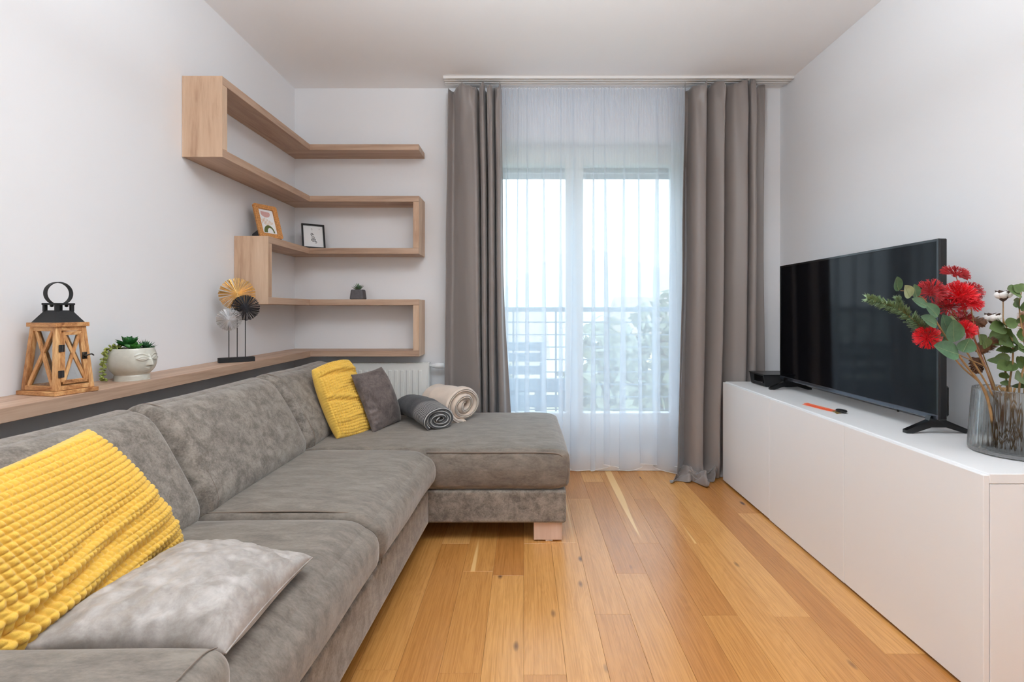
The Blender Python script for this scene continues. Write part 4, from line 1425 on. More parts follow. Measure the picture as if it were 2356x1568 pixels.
# ------------------------------------------------------------------ leaves
def leaf_geo(base, dirv, nrm, L, W, cup=0.12, curl=0.0, n=9, tip=1.0, fold=0.0, thick=0.0, m=4):
    """pointed leaf blade; dirv along, nrm out of the upper face"""
    d = np.asarray(dirv, float); d = d / np.linalg.norm(d)
    nr = np.asarray(nrm, float); nr = nr - d * nr.dot(d); nr /= np.linalg.norm(nr) + 1e-9
    s = np.cross(d, nr)
    V, F = [], []
    for i in range(n):
        t = i / (n - 1)
        w = W / 2 * (math.sin(PI * min(1, t ** 0.8)) ** 0.75 if tip else math.sin(PI * t)) + 1e-5
        if tip > 1: w = W / 2 * (1 - t) ** 0.8 * (0.6 + 0.4 * min(1, t * 4))
        c = np.asarray(base, float) + d * (L * t) + nr * (curl * L * t * t)
        for j in range(m + 1):
            k = -1 + 2 * j / m
            V.append(c + s * (w * k) + nr * (cup * w * 2 * (k * k) + fold * W * abs(k) * (1 - t)))
    nn = len(V)
    for i in range(n - 1):
        for j in range(m):
            F.append((i * (m + 1) + j, i * (m + 1) + j + 1, (i + 1) * (m + 1) + j + 1, (i + 1) * (m + 1) + j))
    if thick:
        V2 = []
        for i in range(n):
            for j in range(m + 1):
                k = -1 + 2 * j / m
                V2.append(V[i * (m + 1) + j] - nr * thick * (1 - k * k) * math.sin(PI * min(1, i / (n - 1) + .12)))
        V += V2
        F += [tuple(q + nn for q in f[::-1]) for f in F]
    return np.array(V), F


# ------------------------------------------------------------------ face planter
def build_planter():
    c = np.array([-1.491, 1.862, ZS[4] + 0.0005])
    Pl = thing('face_planter', c.tolist(), 'pale ceramic face pot with mixed green succulents on the ledge', 'planter')
    prof = [(0.0, 0.0), (0.053, 0.0), (0.0555, 0.002), (0.055, 0.016), (0.0535, 0.021), (0.058, 0.027), (0.067, 0.038), (0.0735, 0.052), (0.0765, 0.068), (0.0765, 0.084),
            (0.074, 0.100), (0.0705, 0.112), (0.068, 0.119), (0.066, 0.1205), (0.063, 0.119), (0.0625, 0.110), (0.0, 0.108)]
    pr = smooth_path(np.array(prof), 11)
    n = 200
    a = np.linspace(0, 2 * PI, n, endpoint=False)
    fa = math.radians(-8)                         # the way the face looks
    V = []
    for r, z in pr:
        r = max(r, 0)
        dth = (a - fa + PI) % (2 * PI) - PI
        x = dth * 0.075                           # arc length across the face
        h = np.zeros(n)
        if r > 0.057 and 0.018 < z < 0.1195:
            def gs(cx, cz, sx, sz): return np.exp(-((x - cx) / sx) ** 2 - ((z - cz) / sz) ** 2)
            k = np.clip((z - 0.056) / 0.038, 0, 1)
            nw = 0.0085 - 0.0045 * k
            if 0.052 < z < 0.100: h += (0.0115 - 0.009 * k) * np.exp(-(x / nw) ** 2) * np.clip((z - 0.052) / 0.005, 0, 1) * np.clip((0.100 - z) / 0.006, 0, 1)
            h += 0.004 * gs(0, 0.0465, 0.010, 0.0026) + 0.004 * gs(0, 0.0405, 0.009, 0.0026)      # lips
            h += 0.003 * gs(0, 0.031, 0.012, 0.006)                                                # chin
            for s in (-1, 1):
                ex = x - s * 0.026
                # almond eye and arched brow line
                h += 0.0028 * np.exp(-(ex / 0.015) ** 4 - ((z - 0.082 + 0.25 * s * ex * 0) / 0.0065) ** 2)
                lid = 0.0895 - (ex / 0.020) ** 2 * 0.010
                h += 0.0022 * np.exp(-((z - lid) / 0.0015) ** 2) * (np.abs(ex) < 0.020)
                low = 0.0755 + (ex / 0.018) ** 2 * 0.007
                h += 0.0015 * np.exp(-((z - low) / 0.0013) ** 2) * (np.abs(ex) < 0.016)
                brow = 0.100 - ((x * s - 0.030) / 0.030) ** 2 * 0.016
                h += 0.0018 * np.exp(-((z - brow) / 0.0020) ** 2) * (x * s > 0.004) * (x * s < 0.050)
        h = h * 1.5
        V.append(np.stack([(r + h) * np.cos(a), (r + h) * np.sin(a), np.full(n, z)], 1))
    V = np.vstack(V) + c
    F = []
    for i in range(len(pr) - 1):
        for j in range(n):
            k = (j + 1) % n
            F.append((i * n + j, i * n + k, (i + 1) * n + k, (i + 1) * n + j))
    mesh_obj('pot', V, F, M['ceramic'], Pl, smooth=True)
    MB().lathe([(0.0, 0.1165), (0.055, 0.1155), (0.0625, 0.112)], c, 32).build('soil', M['soil'], Pl)

    def rosette(name, p, mat, n, L, W, tilt0, tilt1, thick, lean=(0, 0, 1), seed=0, cup=0.25, tipmode=1, curl=0.15):
        r = random.Random(seed)
        p = np.array(p, float)
        ax = axis_to(lean)
        core = MB().lathe([(0.0, -0.004), (0.006, -0.003), (0.005, 0.006), (0.0, 0.008)], p, 8, ax).build(name, mat, Pl, smooth=True)
        for i in range(n):
            an = i * 2.39996 + r.uniform(-.15, .15)
            k = i / max(1, n - 1)
            tl = math.radians(tilt0 + (tilt1 - tilt0) * k + r.uniform(-6, 6))
            l = L * (0.62 + 0.45 * k) * r.uniform(.88, 1.1)
            d = ax @ np.array([math.cos(an) * math.sin(tl), math.sin(an) * math.sin(tl), math.cos(tl)])
            nr = ax @ np.array([-math.cos(an) * math.cos(tl), -math.sin(an) * math.cos(tl), math.sin(tl)])
            mesh_obj('leaf', *leaf_geo(p, d, nr, l, W * r.uniform(.85, 1.1), cup, curl, 8, tipmode, thick=thick), mat, core, smooth=True)
    z = 0.116
    # viewer-right direction is about +X/+Y, viewer side is -Y/+X
    vr = np.array([0.78, 0.62, 0]); vt = np.array([0.62, -0.78, 0])
    rosette('succulent', c + vr * -0.012 + vt * 0.006 + [0, 0, z + .010], M['succ_dark'], 14, 0.054, 0.026, 12, 72, 0.004, (0, 0, 1), 1, 0.3)
    rosette('succulent', c + vr * 0.006 + vt * 0.030 + [0, 0, z], M['succ_mid'], 12, 0.034, 0.020, 15, 80, 0.004, tuple(vt * .5 + np.array([0, 0, 1])), 2, 0.3)
    rosette('succulent', c + vr * 0.040 + vt * 0.004 + [0, 0, z], M['succ_spike'], 34, 0.046, 0.0062, 10, 74, 0.003, tuple(vr * .35 + np.array([0, 0, 1])), 3, 0.1, 2, 0.1)
    rosette('succulent', c + vr * -0.040 + vt * -0.002 + [0, 0, z], M['succ_spike'], 9, 0.054, 0.010, 30, 84, 0.003, tuple(vr * -.7 + np.array([0, 0, 1])), 4, 0.1, 2, -0.1)
    # trailing pearls over the rim
    path = smooth_path([c + vr * -0.030 + vt * 0.02 + [0, 0, z + .006], c + vr * -0.058 + vt * 0.030 + [0, 0, z + .012], c + vr * -0.078 + vt * 0.030 + [0, 0, z - .012],
                        c + vr * -0.082 + vt * 0.030 + [0, 0, z - .05], c + vr * -0.084 + vt * 0.028 + [0, 0, 0.030], c + vr * -0.081 + vt * 0.028 + [0, 0, 0.004]], 10)
    st_ = mesh_obj('trailing_stem', *tube_geo(path, 0.0013, 6), M['succ_pearl'], Pl)
    r = random.Random(8)
    T_, N_, B_ = frames(path)
    for i in range(3, len(path), 1):
        if r.random() < 0.12: continue
        for q in range(2):
            an = r.uniform(0, 6.28)
            d = N_[i] * math.cos(an) + B_[i] * math.sin(an) - np.array([0, 0, .2])
            p = path[i]
            if p[2] < ZS[4] + 0.006: continue
            V, F = lathe_geo([(0.0003, 0), (0.0028, 0.003), (0.0037, 0.007), (0.0026, 0.0105), (0, 0.0125)], p, 8, axis_to(d))
            V[:, 2] = np.maximum(V[:, 2], ZS[4] + 0.0015)
            mesh_obj('pearl_leaf', V, F, M['succ_pearl'], st_, smooth=True)


build_planter()


# ------------------------------------------------------------------ disc sculpture
def build_sculpture():
    A = np.array([-1.533, 2.452, ZS[4] + .0005]); B = np.array([-1.408, 2.555, ZS[4] + .0005])
    e1 = (B - A); Ln = np.linalg.norm(e1); e1 /= Ln
    e2 = np.array([-e1[1], e1[0], 0])
    ctr = (A + B) / 2
    Sc = thing('disc_sculpture', ctr.tolist(), 'table sculpture of gold, black and silver spoked discs on thin rods', 'sculpture')
    V, F = box_geo((0, -.021, 0), (Ln, .021, .024), .001)
    mesh_obj('base', A + V[:, :1] * e1 + V[:, 1:2] * e2 + V[:, 2:] * np.array([0, 0, 1.0]), F, M['black_matte'], Sc)
    face = np.array([0.55, -0.83, 0.02]); face /= np.linalg.norm(face)
    specs = [(0.045, 0.008, (540, 676), 0.084, 'gold', 'gold disc of radiating spokes', 62, 0.006), (0.115, -0.004, (565, 708), 0.066, 'black_metal', 'black disc of radiating spokes', 66, -0.010),
             (0.020, -0.006, (522, 735), 0.057, 'silver', 'silver disc of radiating spokes', 60, -0.022)]
    for s, o, (px, py), R, mk, lab, n, off in specs:
        foot = A + e1 * s * 1.08 + e2 * o
        cz = wpt(px, py, foot[1])
        cc = np.array([cz[0], foot[1], cz[2]]) + face * (-off)
        foot[0] = cz[0] if abs(cz[0] - foot[0]) < .03 else foot[0]
        t = (foot[0] - A[0]) / (B[0] - A[0]); foot[1] = A[1] + t * (B[1] - A[1]) + o
        rod = MB().tube([foot + [0, 0, .022], [foot[0], foot[1], cc[2]]], 0.0021, 8)
        rod.build('rod', M['black_matte'], Sc)
        cc = np.array([foot[0], foot[1], cc[2]]) + face * (0.004 - off * .6)
        fx = np.cross(np.array([0, 0, 1.0]), face); fx /= np.linalg.norm(fx); fz = np.cross(face, fx)
        mb = MB(); r = random.Random(int(R * 1e4))
        for lay in (0, 1):
            for i in range(n if lay == 0 else n // 3):
                an = 2 * PI * (i + .5 * lay) / (n if lay == 0 else n // 3) + r.uniform(-.03, .03)
                d = fx * math.cos(an) + fz * math.sin(an)
                Re = R * r.uniform(.96, 1.0) * (1 - .05 * lay)
                dome = (0.006 if lay == 0 else -0.006)
                p0 = cc + d * R * .06 + face * dome * 1.4; p1 = cc + d * R * .6 + face * dome; p2 = cc + d * Re + face * dome * .2
                mb.tube([p0, p1, p2], [R * .013, R * .022, R * .034], 5)
        mb.lathe([(0, -.004), (R * .08, -.003), (R * .09, .003), (R * .04, .006), (0, .006)], cc, 14, axis_to(face))
        d_ = mb.build('disc', M[mk], Sc)
        d_['label'] = lab


build_sculpture()


# ------------------------------------------------------------------ picture frames
def frame_axes(BLp, BRp, lean):
    BLp, BRp = np.array(BLp, float), np.array(BRp, float)
    ex = BRp - BLp; W = np.linalg.norm(ex); ex /= W
    nrm = np.array([ex[1], -ex[0], 0])
    ey = np.array([0, 0, 1.0]) * math.cos(lean) - nrm * math.sin(lean)
    en = np.cross(ex, ey)
    return BLp, ex, ey, en, W


def rounded_frame(mb, O, ex, ey, en, W, H, b, depth, rad):
    def loop(x0, y0, x1, y1, r, m=5):
        P = []
        for cx, cy, a0 in ((x1 - r, y1 - r, 0), (x0 + r, y1 - r, 90), (x0 + r, y0 + r, 180), (x1 - r, y0 + r, 270)):
            for i in range(m + 1):
                an = math.radians(a0 + 90 * i / m); P.append((cx + r * math.cos(an), cy + r * math.sin(an)))
        return P
    o_ = loop(0, 0, W, H, rad); i_ = loop(b, b, W - b, H - b, max(rad * .6, .0005))
    n = len(o_)
    V = []
    for lp, z in ((o_, 0), (o_, depth), (i_, depth), (i_, 0)):
        V += [O + ex * x + ey * y + en * z for x, y in lp]
    F = []
    for k in range(4):
        q = (k + 1) % 4
        for j in range(n):
            l = (j + 1) % n
            F.append((k * n + j, k * n + l, q * n + l, q * n + j))
    mb.add(V, F)


def poly(name, O, ex, ey, en, pts, z, th, mat, parent):
    n = len(pts)
    V = [O + ex * x + ey * y + en * z for x, y in pts] + [O + ex * x + ey * y + en * (z + th) for x, y in pts]
    F = [tuple(range(n))[::-1], tuple(range(n, 2 * n))] + [(i, (i + 1) % n, n + (i + 1) % n, n + i) for i in range(n)]
    return mesh_obj(name, V, F, mat, parent)


def build_frames():
    z0 = ZS[2] + 0.001
    # cork frame with abstract print
    O, ex, ey, en, W = frame_axes((-1.487, 2.748, z0 + .002), (-1.417, 2.872, z0 + .002), math.radians(20))
    H, b = 0.208, 0.026
    Fr = thing('cork_photo_frame', ((O + ex * W / 2)).tolist(), 'cork photo frame with an abstract arch print on the oak shelf', 'picture frame')
    mb = MB(); rounded_frame(mb, O, ex, ey, en, W, H, b, 0.012, 0.012)
    mb.build('frame', M['cork'], Fr)
    poly('backing', O, ex, ey, en, [(.012, .006), (W - .012, .006), (W - .006, .012), (W - .006, H - .012), (W - .012, H - .006), (.012, H - .006), (.006, H - .012), (.006, .012)], -0.003, 0.003, M['black_matte'], Fr)
    pic = poly('print', O, ex, ey, en, [(b, b), (W - b, b), (W - b, H - b), (b, H - b)], 0.0005, 0.0015, M['paper'], Fr)
    pw, ph = W - 2 * b, H - 2 * b
    q = lambda x, y: (b + pw * x, b + ph * y)
    poly('pink_shape', O, ex, ey, en, [q(.18, .92), q(.16, .84)] + [q(.47 - .31 * math.cos(t), .83 - .15 * math.sin(t)) for t in np.linspace(.15, PI - .15, 10)] + [q(.78, .84), q(.76, .90)], .0021, .0004, M['print_pink'], pic)
    for i in range(8):
        x = .14 + i * .095
        top_ = .66 - .22 * abs(i / 7 - .30); bot = .34 + .16 * abs(i / 7 - .45)
        poly('stripe', O, ex, ey, en, [q(x, bot), q(x + .032, bot), q(x + .032, top_), q(x, top_)], .0021, .0004, M['print_tan'], pic)
    arch = [q(.50 + .36 * math.cos(t), .06 + .30 * math.sin(t)) for t in np.linspace(0.0, PI, 16)] + [q(.50 + .20 * math.cos(t) + .07, .06 + .20 * math.sin(t)) for t in np.linspace(PI, 0.0, 16)]
    poly('arch', O, ex, ey, en, arch, .0026, .0004, M['print_olive'], pic)
    # easel strut
    c0 = O + ex * W * .5 + ey * H * .55 - en * .004
    f0 = np.array([c0[0], c0[1], 0]) - en * np.array([1, 1, 0]) * 0.092; f0[2] = z0 + .0005
    f0[0] = max(f0[0], XL + .022)
    s_ = ex * .032
    Vs = [c0 - s_ * .6, c0 + s_ * .6, f0 + s_, f0 - s_, O + ex * W * .5 + ey * .02 + s_ - en * .006, O + ex * W * .5 + ey * .02 - s_ - en * .006]
    V2 = [v - ex * 0 - en * .002 for v in Vs]
    mesh_obj('easel', [Vs[0], Vs[1], Vs[2], Vs[3]] + [V2[0], V2[1], V2[2], V2[3]], [(0, 1, 2, 3), (7, 6, 5, 4), (0, 4, 5, 1), (1, 5, 6, 2), (2, 6, 7, 3), (3, 7, 4, 0)], M['black_matte'], Fr)
    side = [O + ex * W * .35 + ey * .005 - en * .005, f0 - s_ + np.array([0, 0, .001]), f0 - s_ + np.array([0, 0, .032]), O + ex * W * .35 + ey * .085 - en * .005]
    mesh_obj('easel_side', [p for p in side] + [p + ex * .002 for p in side], [(0, 1, 2, 3), (7, 6, 5, 4), (0, 4, 5, 1), (1, 5, 6, 2), (2, 6, 7, 3), (3, 7, 4, 0)], plain('easel_grey', S8(70, 70, 72), .6), Fr)

    # black frame with ink marks
    O, ex, ey, en, W = frame_axes((-1.462, 3.228, z0), (-1.340, 3.305, z0), math.radians(19))
    H, b = 0.180, 0.011
    Fr = thing('black_photo_frame', ((O + ex * W / 2)).tolist(), 'thin black photo frame with small ink drawing in the shelf corner', 'picture frame')
    mb = MB(); rounded_frame(mb, O, ex, ey, en, W, H, b, 0.011, 0.002)
    mb.build('frame', M['black_plastic'], Fr)
    poly('backing', O, ex, ey, en, [(.004, .003), (W - .004, .003), (W - .004, H - .003), (.004, H - .003)], -.003, .003, M['black_matte'], Fr)
    pic = poly('print', O, ex, ey, en, [(b, b), (W - b, b), (W - b, H - b), (b, H - b)], .0005, .0015, M['paper'], Fr)
    pw, ph = W - 2 * b, H - 2 * b
    def stroke(P, r, mat=M['print_black']):
        Q = smooth_path([O + ex * (b + pw * x) + ey * (b + ph * y) + en * .0024 for x, y in P], 5)
        mesh_obj('ink_stroke', *tube_geo(Q, r, 4), mat, pic)
    stroke([(.40, .86), (.44, .87), (.46, .84), (.44, .81)], .0009)
    stroke([(.44, .77), (.46, .76)], .0009)
    stroke([(.40, .66), (.38, .58), (.42, .55), (.46, .60), (.44, .66)], .0019)
    stroke([(.44, .64), (.52, .60), (.50, .56)], .0014)
    stroke([(.42, .52), (.50, .50), (.48, .44), (.42, .46), (.44, .51)], .0014)
    stroke([(.52, .50), (.56, .46), (.53, .42)], .0012)
    stroke([(.42, .40), (.40, .33), (.48, .28), (.53, .34), (.48, .40), (.44, .36)], .0021)
    stroke([(.52, .40), (.60, .37), (.58, .30), (.52, .29)], .0018)
    stroke([(.56, .25), (.62, .28), (.66, .24), (.62, .19)], .0018)
    stroke([(.60, .24), (.58, .18)], .0010)
    stroke([(.80, .88), (.86, .87)], .0007, M['print_grey']); stroke([(.80, .85), (.84, .845)], .0007, M['print_grey'])
    c0 = O + ex * W * .45 + ey * H * .5 - en * .004
    f0 = np.array([c0[0], c0[1], 0]) - en * np.array([1, 1, 0]) * .045; f0[2] = z0
    s_ = ex * .02
    Vs = [c0 - s_ * .6, c0 + s_ * .6, f0 + s_, f0 - s_]
    mesh_obj('easel', Vs + [v + np.array([0, 0, .002]) for v in Vs], [(0, 1, 2, 3), (7, 6, 5, 4), (0, 4, 5, 1), (1, 5, 6, 2), (2, 6, 7, 3), (3, 7, 4, 0)], M['black_matte'], Fr)


build_frames()


# ------------------------------------------------------------------ small concrete pot
def build_pot():
    c = np.array([-1.106, 3.268, ZS[3] + .0005])
    Pt = thing('potted_succulent', c.tolist(), 'tiny grey green succulent in a dark concrete pot on the shelf', 'plant')
    def sq(h, z, r=.012, m=4):
        P = []
        for cx, cy, a0 in ((h - r, h - r, 0), (-h + r, h - r, 90), (-h + r, -h + r, 180), (h - r, -h + r, 270)):
            for i in range(m + 1):
                an = math.radians(a0 + 90 * i / m); P.append((c[0] + cx + r * math.cos(an), c[1] + cy + r * math.sin(an), c[2] + z))
        return P
    L_ = [sq(.040, 0), sq(.0445, .003), sq(.0445, .008), sq(.0395, .058), sq(.0375, .0645), sq(.034, .066), sq(.032, .063), sq(.031, .056)]
    n = len(L_[0]); V = sum(L_, [])
    F = [tuple(range(n))[::-1]] + [(i * n + j, i * n + (j + 1) % n, (i + 1) * n + (j + 1) % n, (i + 1) * n + j) for i in range(len(L_) - 1) for j in range(n)] + [tuple(range((len(L_) - 1) * n, len(L_) * n))]
    mesh_obj('pot', V, F, M['concrete'], Pt, smooth=False)
    r = random.Random(2)
    core = MB().lathe([(0, .056), (.012, .056), (.010, .068), (0, .07)], c, 10).build('succulent', M['succ_grey'], Pt, smooth=True)
    for i in range(26):
        an = i * 2.39996; k = i / 25
        tl = math.radians(10 + 62 * k + r.uniform(-6, 6)); l = .044 * r.uniform(.8, 1.15)
        d = np.array([math.cos(an) * math.sin(tl), math.sin(an) * math.sin(tl), math.cos(tl)])
        nr = np.array([-math.cos(an) * math.cos(tl), -math.sin(an) * math.cos(tl), math.sin(tl)])
        mesh_obj('leaf', *leaf_geo(c + [0, 0, .062], d, nr, l, .011, .25, .2, 6, 1, thick=.0025, m=2), M['succ_grey'], core, smooth=True)


build_pot()
# ------------------------------------------------------------------ TV cabinet
CX0, CXB, CY0, CY1, CZ = 1.294, 1.715, 1.375, 3.178, 0.650
cab = thing('tv_cabinet', (1.5, 2.27, 0.0), 'long low white cabinet with three flush doors under the television', 'cabinet')
DT = 0.017
DXI = CX0 + DT
box('top', (DXI, CY0 - 0.0, CZ - 0.028), (CXB, CY1, CZ), M['white_lacquer'], cab, 0.0015)
box('side_panel', (DXI + 0.002, CY0 + 0.001, 0.012), (CXB, CY0 + 0.019, CZ - 0.0295), M['white_lacquer'], cab, 0.001)
box('side_panel', (DXI + 0.002, CY1 - 0.019, 0.012), (CXB, CY1 - 0.001, CZ - 0.0295), M['white_lacquer'], cab, 0.001)
box('bottom_panel', (DXI + 0.002, CY0 + 0.02, 0.012), (CXB, CY1 - 0.02, 0.03), M['white_lacquer'], cab)
box('back_panel', (CXB - 0.008, CY0 + 0.02, 0.03), (CXB - 0.001, CY1 - 0.02, CZ - 0.03), M['white_lacquer'], cab)
box('plinth', (DXI + 0.03, CY0 + 0.04, 0.0005), (CXB - 0.03, CY1 - 0.04, 0.0115), M['black_matte'], cab)
DW = (CY1 - CY0) / 3
for i in range(3):
    dz = (0.009, 0.0, 0.004)[2 - i] * 0.4
    box('door', (CX0, CY0 + i * DW + 0.0012, 0.009 + dz), (DXI, CY0 + (i + 1) * DW - 0.0012, CZ - 0.0045), M['white_lacquer'], cab, 0.0012)
for y in (CY0 + DW, CY0 + 2 * DW):
    box('divider', (DXI + 0.002, y - 0.009, 0.03), (CXB - 0.01, y + 0.009, CZ - 0.0295), M['white_lacquer'], cab)

# ------------------------------------------------------------------ television
TVX, TY0, TY1, TZ0, TZ1 = 1.537, 1.806, 2.925, 0.704, 1.376
tv = thing('television', (1.56, 2.36, CZ), 'large black flat television standing on two splayed feet', 'television')
box('casing', (TVX, TY0, TZ0), (TVX + 0.028, TY1, TZ1), M['black_plastic'], tv, 0.003)
mb = MB()
mb.box((TVX + 0.028, TY0 + 0.012, TZ0 + 0.01), (TVX + 0.036, TY1 - 0.012, TZ0 + 0.40), 0.004).box((TVX + 0.034, TY0 + 0.10, TZ0 + 0.02), (TVX + 0.062, TY1 - 0.10, TZ0 + 0.33), 0.01)
mb.box((TVX + 0.028, TY0 + 0.006, TZ0 + 0.012), (TVX + 0.044, TY0 + 0.05, TZ0 + 0.125), 0.006)
mb.build('rear_housing', M['black_plastic'], tv)
mb = MB()                                                  # slim bezel around the screen
w_ = 0.010
mb.box((TVX - 0.005, TY0, TZ0), (TVX + 0.002, TY0 + w_, TZ1), 0.001).box((TVX - 0.005, TY1 - w_, TZ0), (TVX + 0.002, TY1, TZ1), 0.001)
mb.box((TVX - 0.005, TY0 + w_, TZ1 - w_), (TVX + 0.002, TY1 - w_, TZ1), 0.001)
mb.build('bezel', M['black_gloss'], tv)
box('bezel_strip', (TVX - 0.006, TY0 + 0.002, TZ0), (TVX + 0.002, TY1 - 0.002, TZ0 + 0.019), M['bezel_strip'], tv, 0.002)
box('screen', (TVX - 0.0022, TY0 + w_, TZ0 + 0.019), (TVX - 0.0002, TY1 - w_, TZ1 - w_), M['screen'], tv)
MB().tube([(TVX + 0.01, 2.02, TZ0 - 0.012), (TVX + 0.01, 2.02, TZ0 + 0.002)], 0.004, 8).build('sensor', M['black_plastic'], tv)
for yy in (TY0 + 0.022, TY1 - 0.085):
    # inverted V foot, cut from one thick profile across the depth of the set
    c_ = TVX + 0.015
    prof = [(-0.120, 0.000), (-0.096, 0.000), (-0.028, 0.022), (0.028, 0.022), (0.098, 0.000), (0.122, 0.000), (0.122, 0.010), (0.030, 0.048), (0.018, 0.066), (-0.030, 0.066), (-0.036, 0.048), (-0.120, 0.012)]
    n = len(prof)
    V = [(c_ + x, yy, CZ + 0.0005 + z) for x, z in prof] + [(c_ + x, yy + 0.020, CZ + 0.0005 + z) for x, z in prof]
    F = [(0, 1, 2, 11), (2, 10, 11), (2, 3, 7, 8, 9, 10), (3, 4, 6, 7), (4, 5, 6)]
    F += [tuple(i + n for i in f[::-1]) for f in F] + [(i, i + n, (i + 1) % n + n, (i + 1) % n) for i in range(n)]
    mesh_obj('foot', V, F, M['black_gloss'], tv)

# set-top box behind the far end of the television
stb = thing('set_top_box', (1.565, 3.01, CZ), 'black set top box behind the far corner of the television', 'set top box')
def taper(x0, x1, y0, y1, z0, z1, ins):
    V = [(x0 + ins, y0 + ins * .4, z0), (x1, y0 + ins * .4, z0), (x1, y1, z0), (x0 + ins, y1, z0), (x0, y0, z1), (x1, y0, z1), (x1, y1, z1), (x0, y1, z1)]
    return V, [(3, 2, 1, 0), (4, 5, 6, 7), (0, 1, 5, 4), (1, 2, 6, 5), (2, 3, 7, 6), (3, 0, 4, 7)]
V, F = taper(1.442, 1.70, 2.935, 3.125, CZ + 0.0035, CZ + 0.070, 0.012)
mesh_obj('body', V, F, M['black_matte'], stb)
box('lid', (1.438, 2.93, CZ + 0.070), (1.702, 3.128, CZ + 0.076), M['black_plastic'], stb, 0.002)
box('front_window', (1.4415, 2.95, CZ + 0.024), (1.452, 3.06, CZ + 0.066), M['black_gloss'], stb, 0.002)
MB().tube([(1.4478, 3.085, CZ + .045), (1.4478, 3.105, CZ + .045)], .0012, 5).build('indicator', M['steel'], stb)
for (x, y) in ((1.47, 2.95), (1.68, 2.95), (1.47, 3.11), (1.68, 3.11)):
    MB().lathe([(.010, .0003), (.010, .0036)], (x, y, CZ), 10).build('rubber_foot', M['black_matte'], stb)

# keys on an orange strap
A = np.array([1.379, 2.395, CZ]); B = np.array([1.412, 2.225, CZ])
ks = thing('keys', ((A + B) / 2).tolist(), 'keys with an orange strap and black fob on the white cabinet', 'keys')
e1 = (B - A); Lk = np.linalg.norm(e1); e1 /= Lk; e2 = np.array([-e1[1], e1[0], 0]); ez = np.array([0, 0, 1.0])
def kp(s, o, z): return A + e1 * s + e2 * o + ez * z
for z0, o0 in ((0.0008, -0.004), (0.0045, 0.003)):
    V, F = [], []
    ss = np.linspace(0, Lk, 12)
    for s in ss:
        wv = 0.002 * math.sin(s * 40) + (0.006 * math.exp(-((s) / .02) ** 2) if z0 > .002 else 0)
        tp_ = 0.012 if s < Lk * .82 else 0.012 - 0.006 * (s - Lk * .82) / (Lk * .18)
        for o in (-tp_, tp_):
            for dz in (0, .0016): V.append(kp(s, o + o0, z0 + dz + max(0, wv * .3)))
    for i in range(len(ss) - 1):
        b_ = 4 * i
        F += [(b_, b_ + 2, b_ + 6, b_ + 4), (b_ + 1, b_ + 5, b_ + 7, b_ + 3), (b_, b_ + 4, b_ + 5, b_ + 1), (b_ + 2, b_ + 3, b_ + 7, b_ + 6)]
    F += [(0, 1, 3, 2), (len(V) - 4, len(V) - 2, len(V) - 1, len(V) - 3)]
    mesh_obj('strap', V, F, M['orange'], ks)
fob = MB(); fob.lathe([(0, 0), (.020, 0), (.0225, .003), (.0225, .0055), (.020, .008), (0, .0085)], kp(Lk + .030, .010, .0065), 24, axis_to((.05, -.06, 1)))
fob.build('fob', M['black_plastic'], ks, smooth=False)
rg = MB(); tt = np.linspace(0, 2 * PI, 24)
rg.tube([kp(Lk + .006 + .011 * math.cos(t), .011 * math.sin(t), .004) for t in tt], .0011, 5); rg.build('key_ring', M['steel'], ks)
for an, ln in ((-0.55, .044), (-0.25, .038)):
    d = e1 * math.cos(an) + e2 * math.sin(an); s_ = np.cross(ez, d)
    o = kp(Lk + .012, -.006, .0010 if an < -.4 else .0032)
    km = MB()
    V, F = box_geo((0, -.0035, 0), (ln, .0035, .0018), .0003); km.add(o + V[:, :1] * d + V[:, 1:2] * s_ + V[:, 2:] * ez, F)
    km.lathe([(0, 0), (.009, 0), (.009, .0018), (0, .0018)], o, 14)
    km.build('key', M['brass'], ks)

# ------------------------------------------------------------------ vase
VC = np.array([1.577, 1.575, CZ])


def build_vase():
    n = 288; ribs = 48
    a = np.arange(n) * 2 * PI / n
    rib = 0.0030 * np.abs(np.cos(a * ribs / 2)) - 0.0015
    prof_o = [(0.100, 0.0), (0.1085, 0.003), (0.1105, 0.010), (0.1095, 0.03), (0.1035, 0.13), (0.0985, 0.2), (0.0975, 0.207)]
    prof_i = [(0.0945, 0.207), (0.0955, 0.198), (0.1005, 0.13), (0.1063, 0.03), (0.1065, 0.016), (0.095, 0.0125), (0.0, 0.012)]
    V = []
    for r, z in prof_o: V.append(np.stack([(r + rib * min(1, z / .012)) * np.cos(a), (r + rib * min(1, z / .012)) * np.sin(a), np.full(n, z + .0006)], 1))
    for r, z in prof_i: V.append(np.stack([r * np.cos(a), r * np.sin(a), np.full(n, z + .0006)], 1))
    m = len(V)
    V = np.vstack(V) + VC
    F = [tuple(range(n))[::-1]] + [(i * n + j, i * n + (j + 1) % n, (i + 1) * n + (j + 1) % n, (i + 1) * n + j) for i in range(m - 1) for j in range(n)]
    o = mesh_obj('glass_vase', V, F, M['vase'], None, True, loc=VC.tolist())
    tag(o, 'ribbed smoky glass vase of dried and artificial flowers on the cabinet', 'vase')


build_vase()


def vp(px, py, dy=0.0):
    return wpt(px, py, VC[1] + dy)


def stem_path(foot, pts, m=6):
    return smooth_path([np.array(foot)] + [np.array(p) for p in pts], m)


def foot(an, r, z=.018): return VC + np.array([r * math.cos(an), r * math.sin(an), z])


